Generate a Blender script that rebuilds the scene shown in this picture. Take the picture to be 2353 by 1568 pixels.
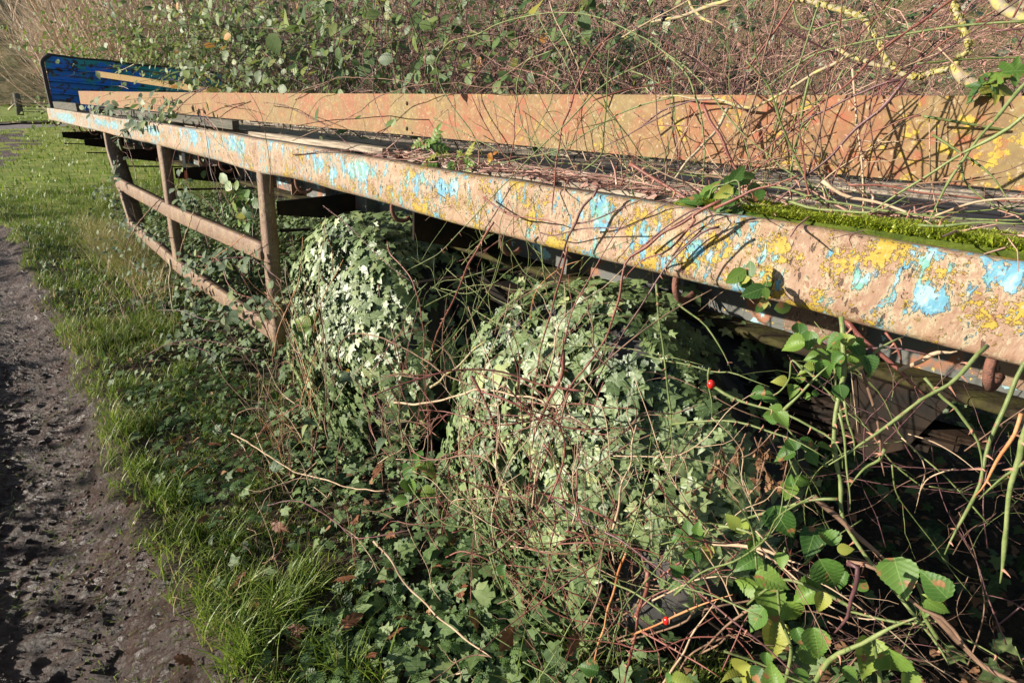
import bpy, math, random
import numpy as np
for o in list(bpy.data.objects): bpy.data.objects.remove(o)
C = bpy.context.scene.collection
RS = np.random.RandomState
rad = math.radians
# ------------------------------------------------------------ camera, sky, sun, exposure
PITCH = math.atan(576/1307.0)
EYE = np.array([0, 0, 1.6])
cam_d = bpy.data.cameras.new('camera'); cam = bpy.data.objects.new('camera', cam_d); C.objects.link(cam)
cam_d.sensor_width = 36; cam_d.lens = 36*1307/2352.0; cam_d.clip_end = 2000; cam_d.clip_start = 0.05
cam.location = EYE; cam.rotation_euler = (math.pi/2-PITCH, 0, 0)
bpy.context.scene.camera = cam
SUN_EL, SUN_TH = 19.0, 36.0
w = bpy.data.worlds.new("World"); bpy.context.scene.world = w; w.use_nodes = True
nt = w.node_tree; bg = nt.nodes['Background']; sky = nt.nodes.new('ShaderNodeTexSky')
sky.sky_type = 'NISHITA'; sky.sun_disc = False; sky.sun_elevation = rad(SUN_EL)
nt.links.new(sky.outputs[0], bg.inputs[0]); bg.inputs[1].default_value = 0.075
# trailer axes: X along it (far end +), Y across it (away from us, tipped 5 degrees down), Z up
R_ = np.array([[1,0,0],[0,math.sin(PITCH),math.cos(PITCH)],[0,math.cos(PITCH),-math.sin(PITCH)]])
def ray(u, v): return R_ @ np.array([u-1176, 784-v, 1307.0])/1307.0
AX = ray(-155, 208); AX[2] = 0; AX /= np.linalg.norm(AX)
YH = np.array([-AX[1]*-1, -AX[0], 0.0]); YH /= np.linalg.norm(YH)
UP = np.array([0, 0, 1.0]); _r = rad(5)
AY = YH*math.cos(_r)-UP*math.sin(_r); AZ = UP*math.cos(_r)+YH*math.sin(_r)
sd = -YH*math.cos(rad(SUN_TH))+AX*math.sin(rad(SUN_TH))
SUNV = sd*math.cos(rad(SUN_EL))+UP*math.sin(rad(SUN_EL))
sky.sun_rotation = math.atan2(SUNV[0], SUNV[1])
sl = bpy.data.lights.new('sun', 'SUN'); sl.energy = 5.0; sl.angle = rad(0.5); sl.color = (1, 0.91, 0.78)
so = bpy.data.objects.new('sun', sl); C.objects.link(so)
from mathutils import Vector
so.rotation_euler = Vector(SUNV).to_track_quat('Z', 'Y').to_euler(); so.location = (-20, -10, 20)
vs = bpy.context.scene.view_settings; vs.view_transform = 'Standard'; vs.look = 'None'; vs.exposure = 0.9; vs.gamma = 1
bpy.context.scene.cycles.max_bounces = 6
bpy.context.scene.cycles.transparent_max_bounces = 4

# ------------------------------------------------------------ geometry helpers
def T(a, b, c):
    a, b, c = np.broadcast_arrays(np.asarray(a, float), b, c)
    return EYE + a[..., None]*AX + b[..., None]*AY - c[..., None]*AZ
def G(a, b, z): # horizontal frame
    a, b, z = np.broadcast_arrays(np.asarray(a, float), b, z)
    return a[..., None]*AX + b[..., None]*YH + z[..., None]*UP
def at_b(u, v, b):   # the point of the plane b = const seen at photo position (u,v)
    d = ray(u, v); return EYE + d*(b/(d@AY))
def at_a(u, v, a):
    d = ray(u, v); return EYE + d*(a/(d@AX))
def at_d(u, v, t): return EYE + ray(u, v)*t
def at_z(u, v, z=0.0):
    d = ray(u, v); return EYE + d*((z-1.6)/d[2])
def tcoord(P): Q = P-EYE; return np.stack([Q@AX, Q@AY, -(Q@AZ)], -1)
def nrm(v): return v/np.maximum(np.linalg.norm(v, axis=-1, keepdims=True), 1e-9)

def _h(ix, iy, iz, s):
    n = (ix*374761393 + iy*668265263 + iz*2147483647 + s*1274126177) & 0xffffffff
    n = ((n ^ (n >> 13))*1274126177) & 0xffffffff
    return ((n ^ (n >> 16)) & 0xffff)/65535.0
def vnoise(P, s=0):
    P = np.asarray(P, float)
    if P.shape[-1] == 2: P = np.concatenate([P, np.zeros(P.shape[:-1]+(1,))], -1)
    i = np.floor(P).astype(np.int64); f = P-i; f = f*f*(3-2*f); r = 0
    for dx in (0, 1):
        for dy in (0, 1):
            for dz in (0, 1):
                wt = (f[..., 0] if dx else 1-f[..., 0])*(f[..., 1] if dy else 1-f[..., 1])*(f[..., 2] if dz else 1-f[..., 2])
                r = r + wt*_h(i[..., 0]+dx, i[..., 1]+dy, i[..., 2]+dz, s)
    return r
def fbm(P, o=4, s=0):
    P = np.asarray(P, float); r = 0; a = .5; t = 0
    for k in range(o): r = r+a*vnoise(P*2**k, s+k*7); t += a; a *= .5
    return r/t
def sstep(x, a, b): t = np.clip((x-a)/(b-a), 0, 1); return t*t*(3-2*t)

class MB:   # mesh builder: verts, tris/quads and a per-vertex vector attribute 'lv'
    def __init__(s): s.v = []; s.f3 = []; s.f4 = []; s.lv = []; s.n = 0
    def add(s, V, F, lv=None):
        V = np.asarray(V, float).reshape(-1, 3); F = np.asarray(F)
        if F.size:
            F = F.reshape(-1, F.shape[-1]); (s.f3 if F.shape[-1] == 3 else s.f4).append(F+s.n)
        s.v.append(V); s.lv.append(np.zeros((len(V), 3)) if lv is None else np.broadcast_to(np.asarray(lv, float), (len(V), 3))); s.n += len(V)
        return s
    def build(s, name, mat, parent=None, smooth=True, origin=None, tc=False):
        V = np.concatenate(s.v); lv = np.concatenate(s.lv)
        if origin is None:
            origin = np.array(parent['_o']) if parent is not None else np.array([V[:, 0].mean(), V[:, 1].mean(), V[:, 2].min()])
        me = bpy.data.meshes.new(name)
        f3 = np.concatenate(s.f3) if s.f3 else np.zeros((0, 3), int); f4 = np.concatenate(s.f4) if s.f4 else np.zeros((0, 4), int)
        me.vertices.add(len(V)); me.vertices.foreach_set('co', (V-origin).astype('f').ravel())
        L = np.concatenate([f3.ravel(), f4.ravel()]).astype('i'); me.loops.add(len(L)); me.loops.foreach_set('vertex_index', L)
        st = np.concatenate([np.arange(len(f3))*3, len(f3)*3+np.arange(len(f4))*4]).astype('i')
        me.polygons.add(len(st)); me.polygons.foreach_set('loop_start', st)
        me.polygons.foreach_set('loop_total', np.concatenate([np.full(len(f3), 3), np.full(len(f4), 4)]).astype('i'))
        if tc: lv = tcoord(V)
        at = me.attributes.new('lv', 'FLOAT_VECTOR', 'POINT'); at.data.foreach_set('vector', lv.astype('f').ravel())
        me.update(calc_edges=True); me.validate()
        me.polygons.foreach_set('use_smooth', [bool(smooth)]*len(me.polygons))
        me.materials.append(mat)
        o = bpy.data.objects.new(name, me); C.objects.link(o)
        if parent is not None: o.parent = parent; o.location = origin-np.array(parent['_o'])
        else: o.location = origin; o['_o'] = [float(x) for x in origin]
        return o
def empty(name, loc):
    o = bpy.data.objects.new(name, None); C.objects.link(o); o.location = loc; o['_o'] = [float(x) for x in loc]; o.empty_display_size = .1
    return o
def tag(o, label=None, cat=None, group=None, kind=None):
    if label: o['label'] = label
    if cat: o['category'] = cat
    if group: o['group'] = group
    if kind: o['kind'] = kind
    return o

def catmull(P, n):
    P = np.asarray(P, float)
    if len(P) < 3: t = np.linspace(0, 1, n)[:, None]; return P[0]*(1-t)+P[-1]*t
    Q = np.vstack([2*P[0]-P[1], P, 2*P[-1]-P[-2]])
    seg = np.linalg.norm(np.diff(P, axis=0), axis=1); cum = np.r_[0, np.cumsum(seg)]; s = np.linspace(0, cum[-1], n)
    i = np.clip(np.searchsorted(cum, s, 'right')-1, 0, len(P)-2); t = ((s-cum[i])/np.maximum(seg[i], 1e-9))[:, None]
    a, b, c, d = Q[i], Q[i+1], Q[i+2], Q[i+3]
    return .5*((2*b)+(-a+c)*t+(2*a-5*b+4*c-d)*t*t+(-a+3*b-3*c+d)*t**3)
def tubes(mb, P, R, k=5, lv=None, caps=True):
    """P (N,M,3) paths, R (N,M) radii"""
    P = np.asarray(P, float); N, M, _ = P.shape; R = np.broadcast_to(R, (N, M))
    t = nrm(np.gradient(P, axis=1)); ref = np.zeros((N, 1, 3)); tm = t.mean(1)
    ax = np.argmin(np.abs(tm), 1); ref[np.arange(N), 0, ax] = 1
    u = nrm(np.cross(t, ref)); w_ = np.cross(t, u)
    an = np.arange(k)*2*np.pi/k
    V = P[:, :, None]+R[:, :, None, None]*(u[:, :, None]*np.cos(an)[:, None]+w_[:, :, None]*np.sin(an)[:, None])
    idx = np.arange(N*M*k).reshape(N, M, k); a = idx[:, :-1]; b = idx[:, 1:]
    F = np.stack([a, np.roll(a, -1, 2), np.roll(b, -1, 2), b], -1).reshape(-1, 4)
    if lv is None: lvv = None
    else:
        lvv = np.zeros((N, M, k, 3)); lvv[..., 2] = np.asarray(lv).reshape(N, 1, 1)
        lvv[..., 0] = np.linspace(0, 1, M)[None, :, None]; lvv = lvv.reshape(-1, 3)
    mb.add(V, F, lvv)
    if caps and k >= 5:
        b0 = mb.n-N*M*k
        for e in (0, M-1):
            c = P[:, e]; base = mb.n; ring = idx[:, e]+b0
            mb.v.append(c); mb.lv.append(np.zeros((N, 3))); mb.n += N
            cc = (np.arange(N)+base)[:, None].repeat(k, 1)
            F = np.stack([ring, np.roll(ring, -1, 1), cc], -1) if e == M-1 else np.stack([np.roll(ring, -1, 1), ring, cc], -1)
            mb.f3.append(F.reshape(-1, 3))
    return mb
def inst(mb, tv, tf, tl, M, t, rnd):
    """template verts tv (n,3), faces tf, leaf coords tl (n,2); matrices M (N,3,3) columns = axes; positions t; rnd (N,)"""
    N = len(t); n = len(tv)
    V = np.einsum('nij,kj->nki', M, tv)+t[:, None]
    lv = np.zeros((N, n, 3)); lv[..., :2] = tl[None]; lv[..., 2] = rnd[:, None]
    F = (tf[None]+(np.arange(N)*n)[:, None, None])
    mb.add(V, F.reshape(-1, tf.shape[-1]), lv.reshape(-1, 3)); return mb
def frames(nv, dv, size, rs=None):
    """normal nv, tip direction dv -> matrices with columns (side, tip, normal)*size"""
    n = nrm(nv); d = nrm(dv-(dv*n).sum(-1, keepdims=True)*n); s = np.cross(d, n)
    return np.stack([s, d, n], -1)*np.asarray(size).reshape(-1, 1, 1)
def rdir(rs, n): return nrm(rs.normal(size=(n, 3)))

# leaf templates: lie in x,y; tip along +y, normal +z, length 1
def outline_leaf(pts, cup=.12, droop=.12, fold=.1, stalk=0):
    pts = np.array(pts, float); full = np.vstack([pts, (pts[::-1]*[-1, 1])[1:-1]])
    cen = np.array([[0, .38]]); xy = np.vstack([cen, full])
    z = -cup*(xy[:, 0]**2)*2-droop*xy[:, 1]**2+fold*np.abs(xy[:, 0]); n = len(full)
    tv = np.c_[xy, z]; tf = np.array([[0, 1+(i+1) % n, 1+i] for i in range(n)])
    return tv, tf, xy.copy()
IVY = outline_leaf([(0, .02), (.22, -.13), (.42, .0), (.30, .2), (.55, .42), (.25, .52), (.16, .75), (0, 1)], .3, .18, .14)
IVY2 = outline_leaf([(0, 0), (.3, -.16), (.48, .1), (.42, .34), (.2, .6), (0, 1)], .25, .2, .16)
IVYB = outline_leaf([(0, .02), (.10, -.06), (.2, -.17), (.36, -.13), (.44, -.02), (.33, .1), (.27, .2), (.42, .3), (.6, .45), (.42, .5), (.24, .52), (.2, .66), (.12, .84), (0, 1.05)], .35, .22, .16)
OAK = outline_leaf([(0, -.25), (.04, 0), (.17, .06), (.12, .16), (.27, .26), (.18, .37), (.33, .5), (.22, .6), (.28, .74), (.14, .8), (.1, .93), (0, 1)], .9, .35, .35)
def ovate(n=7, wid=.36, ser=.03, pleat=.03, droop=.25, curl=.15):
    rows = np.linspace(0, 1, n); V = []; Lc = []
    for i, y in enumerate(rows):
        wd = wid*(math.sin(math.pi*min(1, y**.72)))**1.0*(1.06-.12*y) if 0 < y < 1 else 0
        wd += ser*(1 if i % 2 else -1)*(0 < y < 1)
        for s in (-1, -.5, 0, .5, 1):
            V.append((s*wd, y-abs(s)*.04*(y > 0), -droop*y*y+curl*abs(s)*wd*1.2+pleat*(1 if i % 2 else -1)*(abs(s) > .2)*wd*1.5)); Lc.append((s*wd, y))
    F = []
    for i in range(n-1):
        for j in range(4): F.append((i*5+j, i*5+j+1, (i+1)*5+j+1, (i+1)*5+j))
    return np.array(V), np.array(F), np.array(Lc)
BRAM = ovate(21, .40, .014, .03, .28, .28)
ROSE = ovate(7, .3, .02, .02, .2, .2)
SMALL = outline_leaf([(0, 0), (.22, .15), (.34, .42), (.24, .75), (0, 1)], .3, .25, .25)
def tri_leaf(base, sc=(1, .8, .8)):
    tv, tf, tl = base; V = []; F = []; Lc = []; n = 0
    for ang, s, off in ((0, sc[0], .18), (1.15, sc[1], .03), (-1.15, sc[2], .03)):
        c, s_ = math.cos(ang), math.sin(ang); q = tv*s; q = q+[0, off, 0]
        V.append(np.c_[c*q[:, 0]+s_*q[:, 1], -s_*q[:, 0]+c*q[:, 1], q[:, 2]-.1*abs(ang)*(q[:, 1])]); F.append(tf+n); Lc.append(tl); n += len(tv)
    return np.vstack(V)*.6, np.vstack(F), np.vstack(Lc)
TRI = tri_leaf(BRAM); TRIS = tri_leaf(SMALL)
def pinnate(base, pairs=3, s=.36, end=.42):
    tv, tf, tl = base; V = []; F = []; Lc = []; n = 0
    lay = [(0, 0.62, end)]
    for k in range(pairs): lay += [(1.1, .12+.2*k, s*(1-.05*k)), (-1.1, .12+.2*k, s*(1-.05*k))]
    for ang, y0, sc in lay:
        c, s_ = math.cos(ang), math.sin(ang); q = tv*sc
        V.append(np.c_[c*q[:, 0]+s_*q[:, 1], -s_*q[:, 0]+c*q[:, 1]+y0, q[:, 2]-.15*y0*y0]); F.append(tf+n); Lc.append(tl); n += len(tv)
    st = np.array([(-.008, 0, 0), (.008, 0, 0), (.006, .7, -.08), (-.006, .7, -.08)]); V.append(st)
    if tf.shape[1] == 4: F.append(np.array([[0, 1, 2, 3]])+n)
    else: F.append(np.array([[0, 1, 2], [0, 2, 3]])+n)
    Lc.append(np.zeros((4, 2)))
    return np.vstack(V), np.vstack(F), np.vstack(Lc)
ROSEP = pinnate(ROSE); FERN = pinnate(pinnate(outline_leaf([(0, 0), (.2, .25), (.32, .6), (.12, .72), (0, 1)]), 2, .5, .6), 3, .45, .5)
def leaves(mb, tmpl, P, nv, dv, size, rnd): return inst(mb, *tmpl[:3], frames(nv, dv, size), P, rnd)
def blades(mb, P, hgt, wid, lean, rs, rnd, seg=4):
    """grass blades: curved tapering strips"""
    N = len(P); az = rs.uniform(0, 2*np.pi, N); dr = np.stack([np.cos(az), np.sin(az), 0*az], -1)
    sdv = np.stack([-np.sin(az+rs.normal(0, .5, N)), np.cos(az), 0*az], -1)
    s = np.linspace(0, 1, seg+1)[None, :, None]; hh = np.asarray(hgt).reshape(-1, 1, 1); ln = np.asarray(lean).reshape(-1, 1, 1)
    path = P[:, None]+UP*(hh*(s-.35*ln*s*s))+dr[:, None]*(hh*ln*s**1.8)
    ww = (np.asarray(wid).reshape(-1, 1, 1)*(1-s**1.6)*.5+.0002)
    V = np.stack([path-sdv[:, None]*ww, path+sdv[:, None]*ww], 2)
    idx = np.arange(N*(seg+1)*2).reshape(N, seg+1, 2)
    F = np.stack([idx[:, :-1, 0], idx[:, :-1, 1], idx[:, 1:, 1], idx[:, 1:, 0]], -1).reshape(-1, 4)
    lv = np.zeros((N, seg+1, 2, 3)); lv[..., 1] = s; lv[..., 2] = np.asarray(rnd).reshape(-1, 1, 1)
    mb.add(V, F, lv.reshape(-1, 3)); return mb

# ------------------------------------------------------------ material helpers
class M_:
    def __init__(s, name):
        s.m = bpy.data.materials.new(name); s.m.use_nodes = True; s.nt = s.m.node_tree; s.p = s.nt.nodes['Principled BSDF']; s.out = s.nt.nodes['Material Output']
    def n(s, t, **k):
        nd = s.nt.nodes.new('ShaderNode'+t)
        for a, b in k.items(): setattr(nd, a, b)
        return nd
    def L(s, a, b): s.nt.links.new(a, b)
    def setin(s, sock, v):
        if isinstance(v, bpy.types.NodeSocket): s.L(v, sock)
        elif isinstance(v, (tuple, list)) and len(v) == 3 and sock.type == 'RGBA': sock.default_value = (*v, 1)
        else: sock.default_value = v
    def attr(s, nm='lv'): a = s.n('Attribute', attribute_name=nm); return a.outputs['Vector']
    def obj(s): return s.n('TexCoord').outputs['Object']
    def scale(s, v, sc):
        m = s.n('Mapping'); s.L(v, m.inputs[0]); m.inputs['Scale'].default_value = sc; return m.outputs[0]
    def noise(s, v, sc, det=4, rough=.55, dist=0):
        m = s.n('TexNoise'); s.L(v, m.inputs['Vector']); m.inputs['Scale'].default_value = sc; m.inputs['Detail'].default_value = det
        m.inputs['Roughness'].default_value = rough; m.inputs['Distortion'].default_value = dist; return m.outputs['Fac']
    def vor(s, v, sc, f='F1'):
        m = s.n('TexVoronoi', feature=f); s.L(v, m.inputs['Vector']); m.inputs['Scale'].default_value = sc; return m.outputs['Distance']
    def ramp(s, f, stops, mode='LINEAR'):
        r = s.n('ValToRGB'); cr = r.color_ramp; cr.interpolation = mode; s.setin(r.inputs[0], f)
        while len(cr.elements) < len(stops): cr.elements.new(.5)
        for e, (p, c) in zip(cr.elements, stops): e.position = p; e.color = (*c, 1) if isinstance(c, tuple) else (c, c, c, 1)
        return r.outputs[0]
    def mix(s, f, a, b, t='MIX'):
        m = s.n('Mix', data_type='RGBA', blend_type=t); s.setin(m.inputs[0], f); s.setin(m.inputs[6], a); s.setin(m.inputs[7], b); return m.outputs[2]
    def math(s, op, a, b=0, c=0, clamp=False):
        m = s.n('Math', operation=op, use_clamp=clamp); s.setin(m.inputs[0], a); s.setin(m.inputs[1], b); s.setin(m.inputs[2], c); return m.outputs[0]
    def sep(s, v): x = s.n('SeparateXYZ'); s.L(v, x.inputs[0]); return x.outputs
    def bump(s, h, st=.5, d=.01, nrml=None):
        b = s.n('Bump'); b.inputs['Strength'].default_value = st; b.inputs['Distance'].default_value = d; s.L(h, b.inputs['Height'])
        if nrml is not None: s.L(nrml, b.inputs['Normal'])
        return b.outputs[0]
    def fin(s, col, rough=.6, bump=None, spec=.5, trans=0, metal=0):
        s.setin(s.p.inputs['Base Color'], col); s.setin(s.p.inputs['Roughness'], rough); s.setin(s.p.inputs['Specular IOR Level'], spec); s.setin(s.p.inputs['Metallic'], metal)
        if bump is not None: s.L(bump, s.p.inputs['Normal'])
        if trans:
            tr = s.n('BsdfTranslucent'); s.setin(tr.inputs[0], col); mx = s.n('MixShader'); mx.inputs[0].default_value = trans
            s.L(s.p.outputs[0], mx.inputs[1]); s.L(tr.outputs[0], mx.inputs[2]); s.L(mx.outputs[0], s.out.inputs[0])
        return s.m
def leaf_mat(name, stops, rough=.4, trans=.25, vein=.35, veinc=(.35, .42, .2), spots=0, side=9.0, gloss=.5, spotc=(.3, .15, .06)):
    m = M_(name); v = m.attr(); x, y, r = m.sep(v)
    col = m.ramp(r, stops)
    no = m.noise(m.obj(), 60, 2); col = m.mix(m.math('MULTIPLY', no, .35), col, (.02, .03, .01))
    ax = m.math('ABSOLUTE', x)
    mid = m.math('LESS_THAN', ax, .012)
    q = m.math('SINE', m.math('MULTIPLY', m.math('SUBTRACT', y, m.math('MULTIPLY', ax, .9)), side*6.283))
    sidev = m.math('POWER', m.math('MAXIMUM', q, 0.0), 12.0)
    vv = m.math('MAXIMUM', mid, m.math('MULTIPLY', sidev, .6))
    col = m.mix(m.math('MULTIPLY', vv, vein), col, veinc)
    if spots:
        sp = m.noise(m.obj(), 35, 3); col = m.mix(m.ramp(sp, [(spots, 0.0), (spots+.04, 1.0)]), col, spotc)
    return m.fin(col, rough, m.bump(q, .06, .002), gloss, trans)
def stem_mat(name, c1, c2, rough=.55, sc=25, c3=None, trans=0, th=.62):
    m = M_(name); o = m.obj(); n1 = m.noise(o, sc, 4); r = m.sep(m.attr())[2]
    col = m.mix(m.ramp(n1, [(.35, 0.0), (.65, 1.0)]), c1, c2)
    if c3: col = m.mix(m.ramp(m.noise(o, sc*2.3, 5), [(th, 0.0), (th+.06, 1.0)]), col, c3)
    return m.fin(col, rough, m.bump(m.noise(o, 220, 3), .4, .002), .4, trans)
MT = {}
G1 = (.045, .085, .018)
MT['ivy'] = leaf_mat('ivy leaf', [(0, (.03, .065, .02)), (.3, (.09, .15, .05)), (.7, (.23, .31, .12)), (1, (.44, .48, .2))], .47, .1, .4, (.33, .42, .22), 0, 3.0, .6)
MT['groundivy'] = leaf_mat('ground ivy leaf', [(0, (.045, .09, .028)), (.6, (.12, .19, .06)), (1, (.26, .33, .12))], .6, .12, .4, (.25, .33, .16), 0, 3.0, .3)
MT['bramble'] = leaf_mat('bramble leaf', [(0, (.04, .11, .02)), (.4, (.09, .2, .035)), (.8, (.19, .31, .05)), (1, (.38, .38, .07))], .48, .28, .45, (.26, .38, .12), .62, 7, .35)
MT['bushleaf'] = leaf_mat('bush leaf', [(0, (.06, .12, .035)), (.4, (.14, .23, .07)), (.72, (.26, .33, .09)), (.9, (.4, .38, .06)), (1, (.6, .27, .04))], .5, .35, .25, (.3, .4, .2), .76, 6, .35)
MT['greybush'] = leaf_mat('small bramble leaf', [(0, (.07, .12, .06)), (.6, (.14, .2, .11)), (1, (.28, .33, .12))], .6, .25, .3, (.3, .4, .25), 0, 6, .25)
MT['shadeleaf'] = leaf_mat('leaf darkened as shade', [(0, (.01, .025, .01)), (.7, (.025, .055, .02)), (1, (.06, .1, .03))], .5, .1, .1, spots=0, gloss=.3)  # near-black colour stands in for shade in the deep gaps
MT['brightleaf'] = leaf_mat('bright privet leaf', [(0, (.07, .13, .02)), (.5, (.17, .26, .04)), (1, (.36, .4, .08))], .6, .3, .2, spots=0, gloss=.2)
MT['herb'] = leaf_mat('herb leaf', [(0, (.05, .12, .03)), (1, (.13, .22, .06))], .5, .3, .2, (.2, .3, .1), 0, 5, .4)
MT['oak'] = leaf_mat('fallen oak leaf', [(0, (.12, .045, .02)), (.5, (.22, .085, .04)), (1, (.33, .17, .09))], .55, .15, .4, (.35, .2, .12), 0, 5, .3)
MT['shrivel'] = leaf_mat('shrivelled leaf', [(0, (.15, .07, .035)), (1, (.4, .22, .12))], .7, .15, .1, (.3, .2, .1), 0, 5, .2)
MT['yellow'] = leaf_mat('yellow leaf', [(0, (.5, .3, .03)), (.6, (.6, .42, .06)), (1, (.55, .2, .03))], .5, .35, .3, (.5, .4, .1), .62, 7, .4)
def grass_mat(name, stops):
    m = M_(name); x, y, r = m.sep(m.attr()); col = m.ramp(r, stops)
    col = m.mix(m.math('MULTIPLY', m.math('POWER', y, 4.0), .4), col, (.3, .28, .12)); return m.fin(col, .45, None, .4, .35)
MT['grass'] = grass_mat('grass', [(0, (.08, .15, .015)), (.5, (.17, .27, .03)), (.78, (.28, .37, .05)), (.86, (.45, .36, .15)), (1, (.55, .44, .24))])
MT['hillgrass'] = grass_mat('rough hill grass', [(0, (.1, .09, .035)), (.5, (.2, .15, .07)), (1, (.33, .25, .14))])
MT['moss'] = grass_mat('moss', [(0, (.17, .25, .01)), (.6, (.36, .46, .03)), (1, (.5, .52, .06))])
MT['green_cane'] = stem_mat('green cane', (.09, .13, .035), (.19, .23, .08), .5, 35, (.22, .11, .07), th=.6)
MT['bright_cane'] = stem_mat('bright green cane', (.13, .18, .05), (.24, .28, .11), .5, 40, (.2, .13, .07), th=.62)
MT['red_cane'] = stem_mat('red cane', (.16, .05, .04), (.28, .11, .08), .45, 15, (.4, .25, .18), th=.68)
MT['purple_cane'] = stem_mat('purple cane', (.07, .03, .035), (.17, .08, .08), .42, 15, (.3, .2, .17), th=.7)
MT['dead_cane'] = stem_mat('dead cane', (.36, .24, .15), (.55, .42, .28), .75, 20, (.2, .11, .07), th=.65)
MT['brown_cane'] = stem_mat('brown cane', (.12, .07, .045), (.28, .17, .11), .7, 20)
MT['orange_cane'] = stem_mat('orange cane', (.42, .16, .06), (.55, .3, .14), .5, 20)
MT['twig'] = stem_mat('dead twig', (.3, .15, .12), (.52, .32, .25), .7, 8, (.64, .5, .4), th=.62)
MT['shrubstem'] = stem_mat('bare shrub stem', (.46, .31, .21), (.64, .49, .36), .7, 2, (.74, .66, .55), th=.54)
MT['lichen_branch'] = stem_mat('lichen branch', (.3, .24, .17), (.42, .37, .24), .9, 30, (.47, .40, .15), th=.49)
MT['rootpale'] = stem_mat('pale branch', (.4, .33, .22), (.55, .48, .33), .8, 30, (.25, .27, .1), th=.6)
def simple(name, col, rough=.6, bs=0, bsc=80, c2=None, spec=.4, metal=0, sc=8):
    m = M_(name); o = m.obj(); c = col
    if c2: c = m.mix(m.ramp(m.noise(o, sc, 5), [(.4, 0.0), (.6, 1.0)]), col, c2)
    return m.fin(c, rough, m.bump(m.noise(o, bsc, 5), bs, .004) if bs else None, spec, 0, metal)
MT['lichen'] = leaf_mat('lichen crust', [(0, (.35, .36, .16)), (.5, (.5, .44, .14)), (1, (.62, .5, .1))], .9, .1, 0, spots=0, gloss=.1)
MT['thorn'] = simple('thorn', (.4, .2, .13), .5)
MT['hip'] = simple('rose hip', (.6, .02, .015), .25, spec=.6)
MT['sloe'] = simple('dark berry', (.01, .01, .02), .3)
MT['rubber'] = simple('tyre rubber', (.035, .035, .037), .75, .5, 60, (.07, .065, .06))
MT['black'] = simple('dark steel', (.02, .018, .016), .9, .4, 70, (.04, .026, .018), .08)
MT['hookrust'] = simple('rusted hook iron', (.14, .07, .05), .8, .8, 200, (.22, .1, .07), sc=60)
MT['white'] = simple('white rod paint', (.75, .73, .68), .5)
MT['orange'] = simple('orange tape', (.85, .22, .08), .5)
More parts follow.
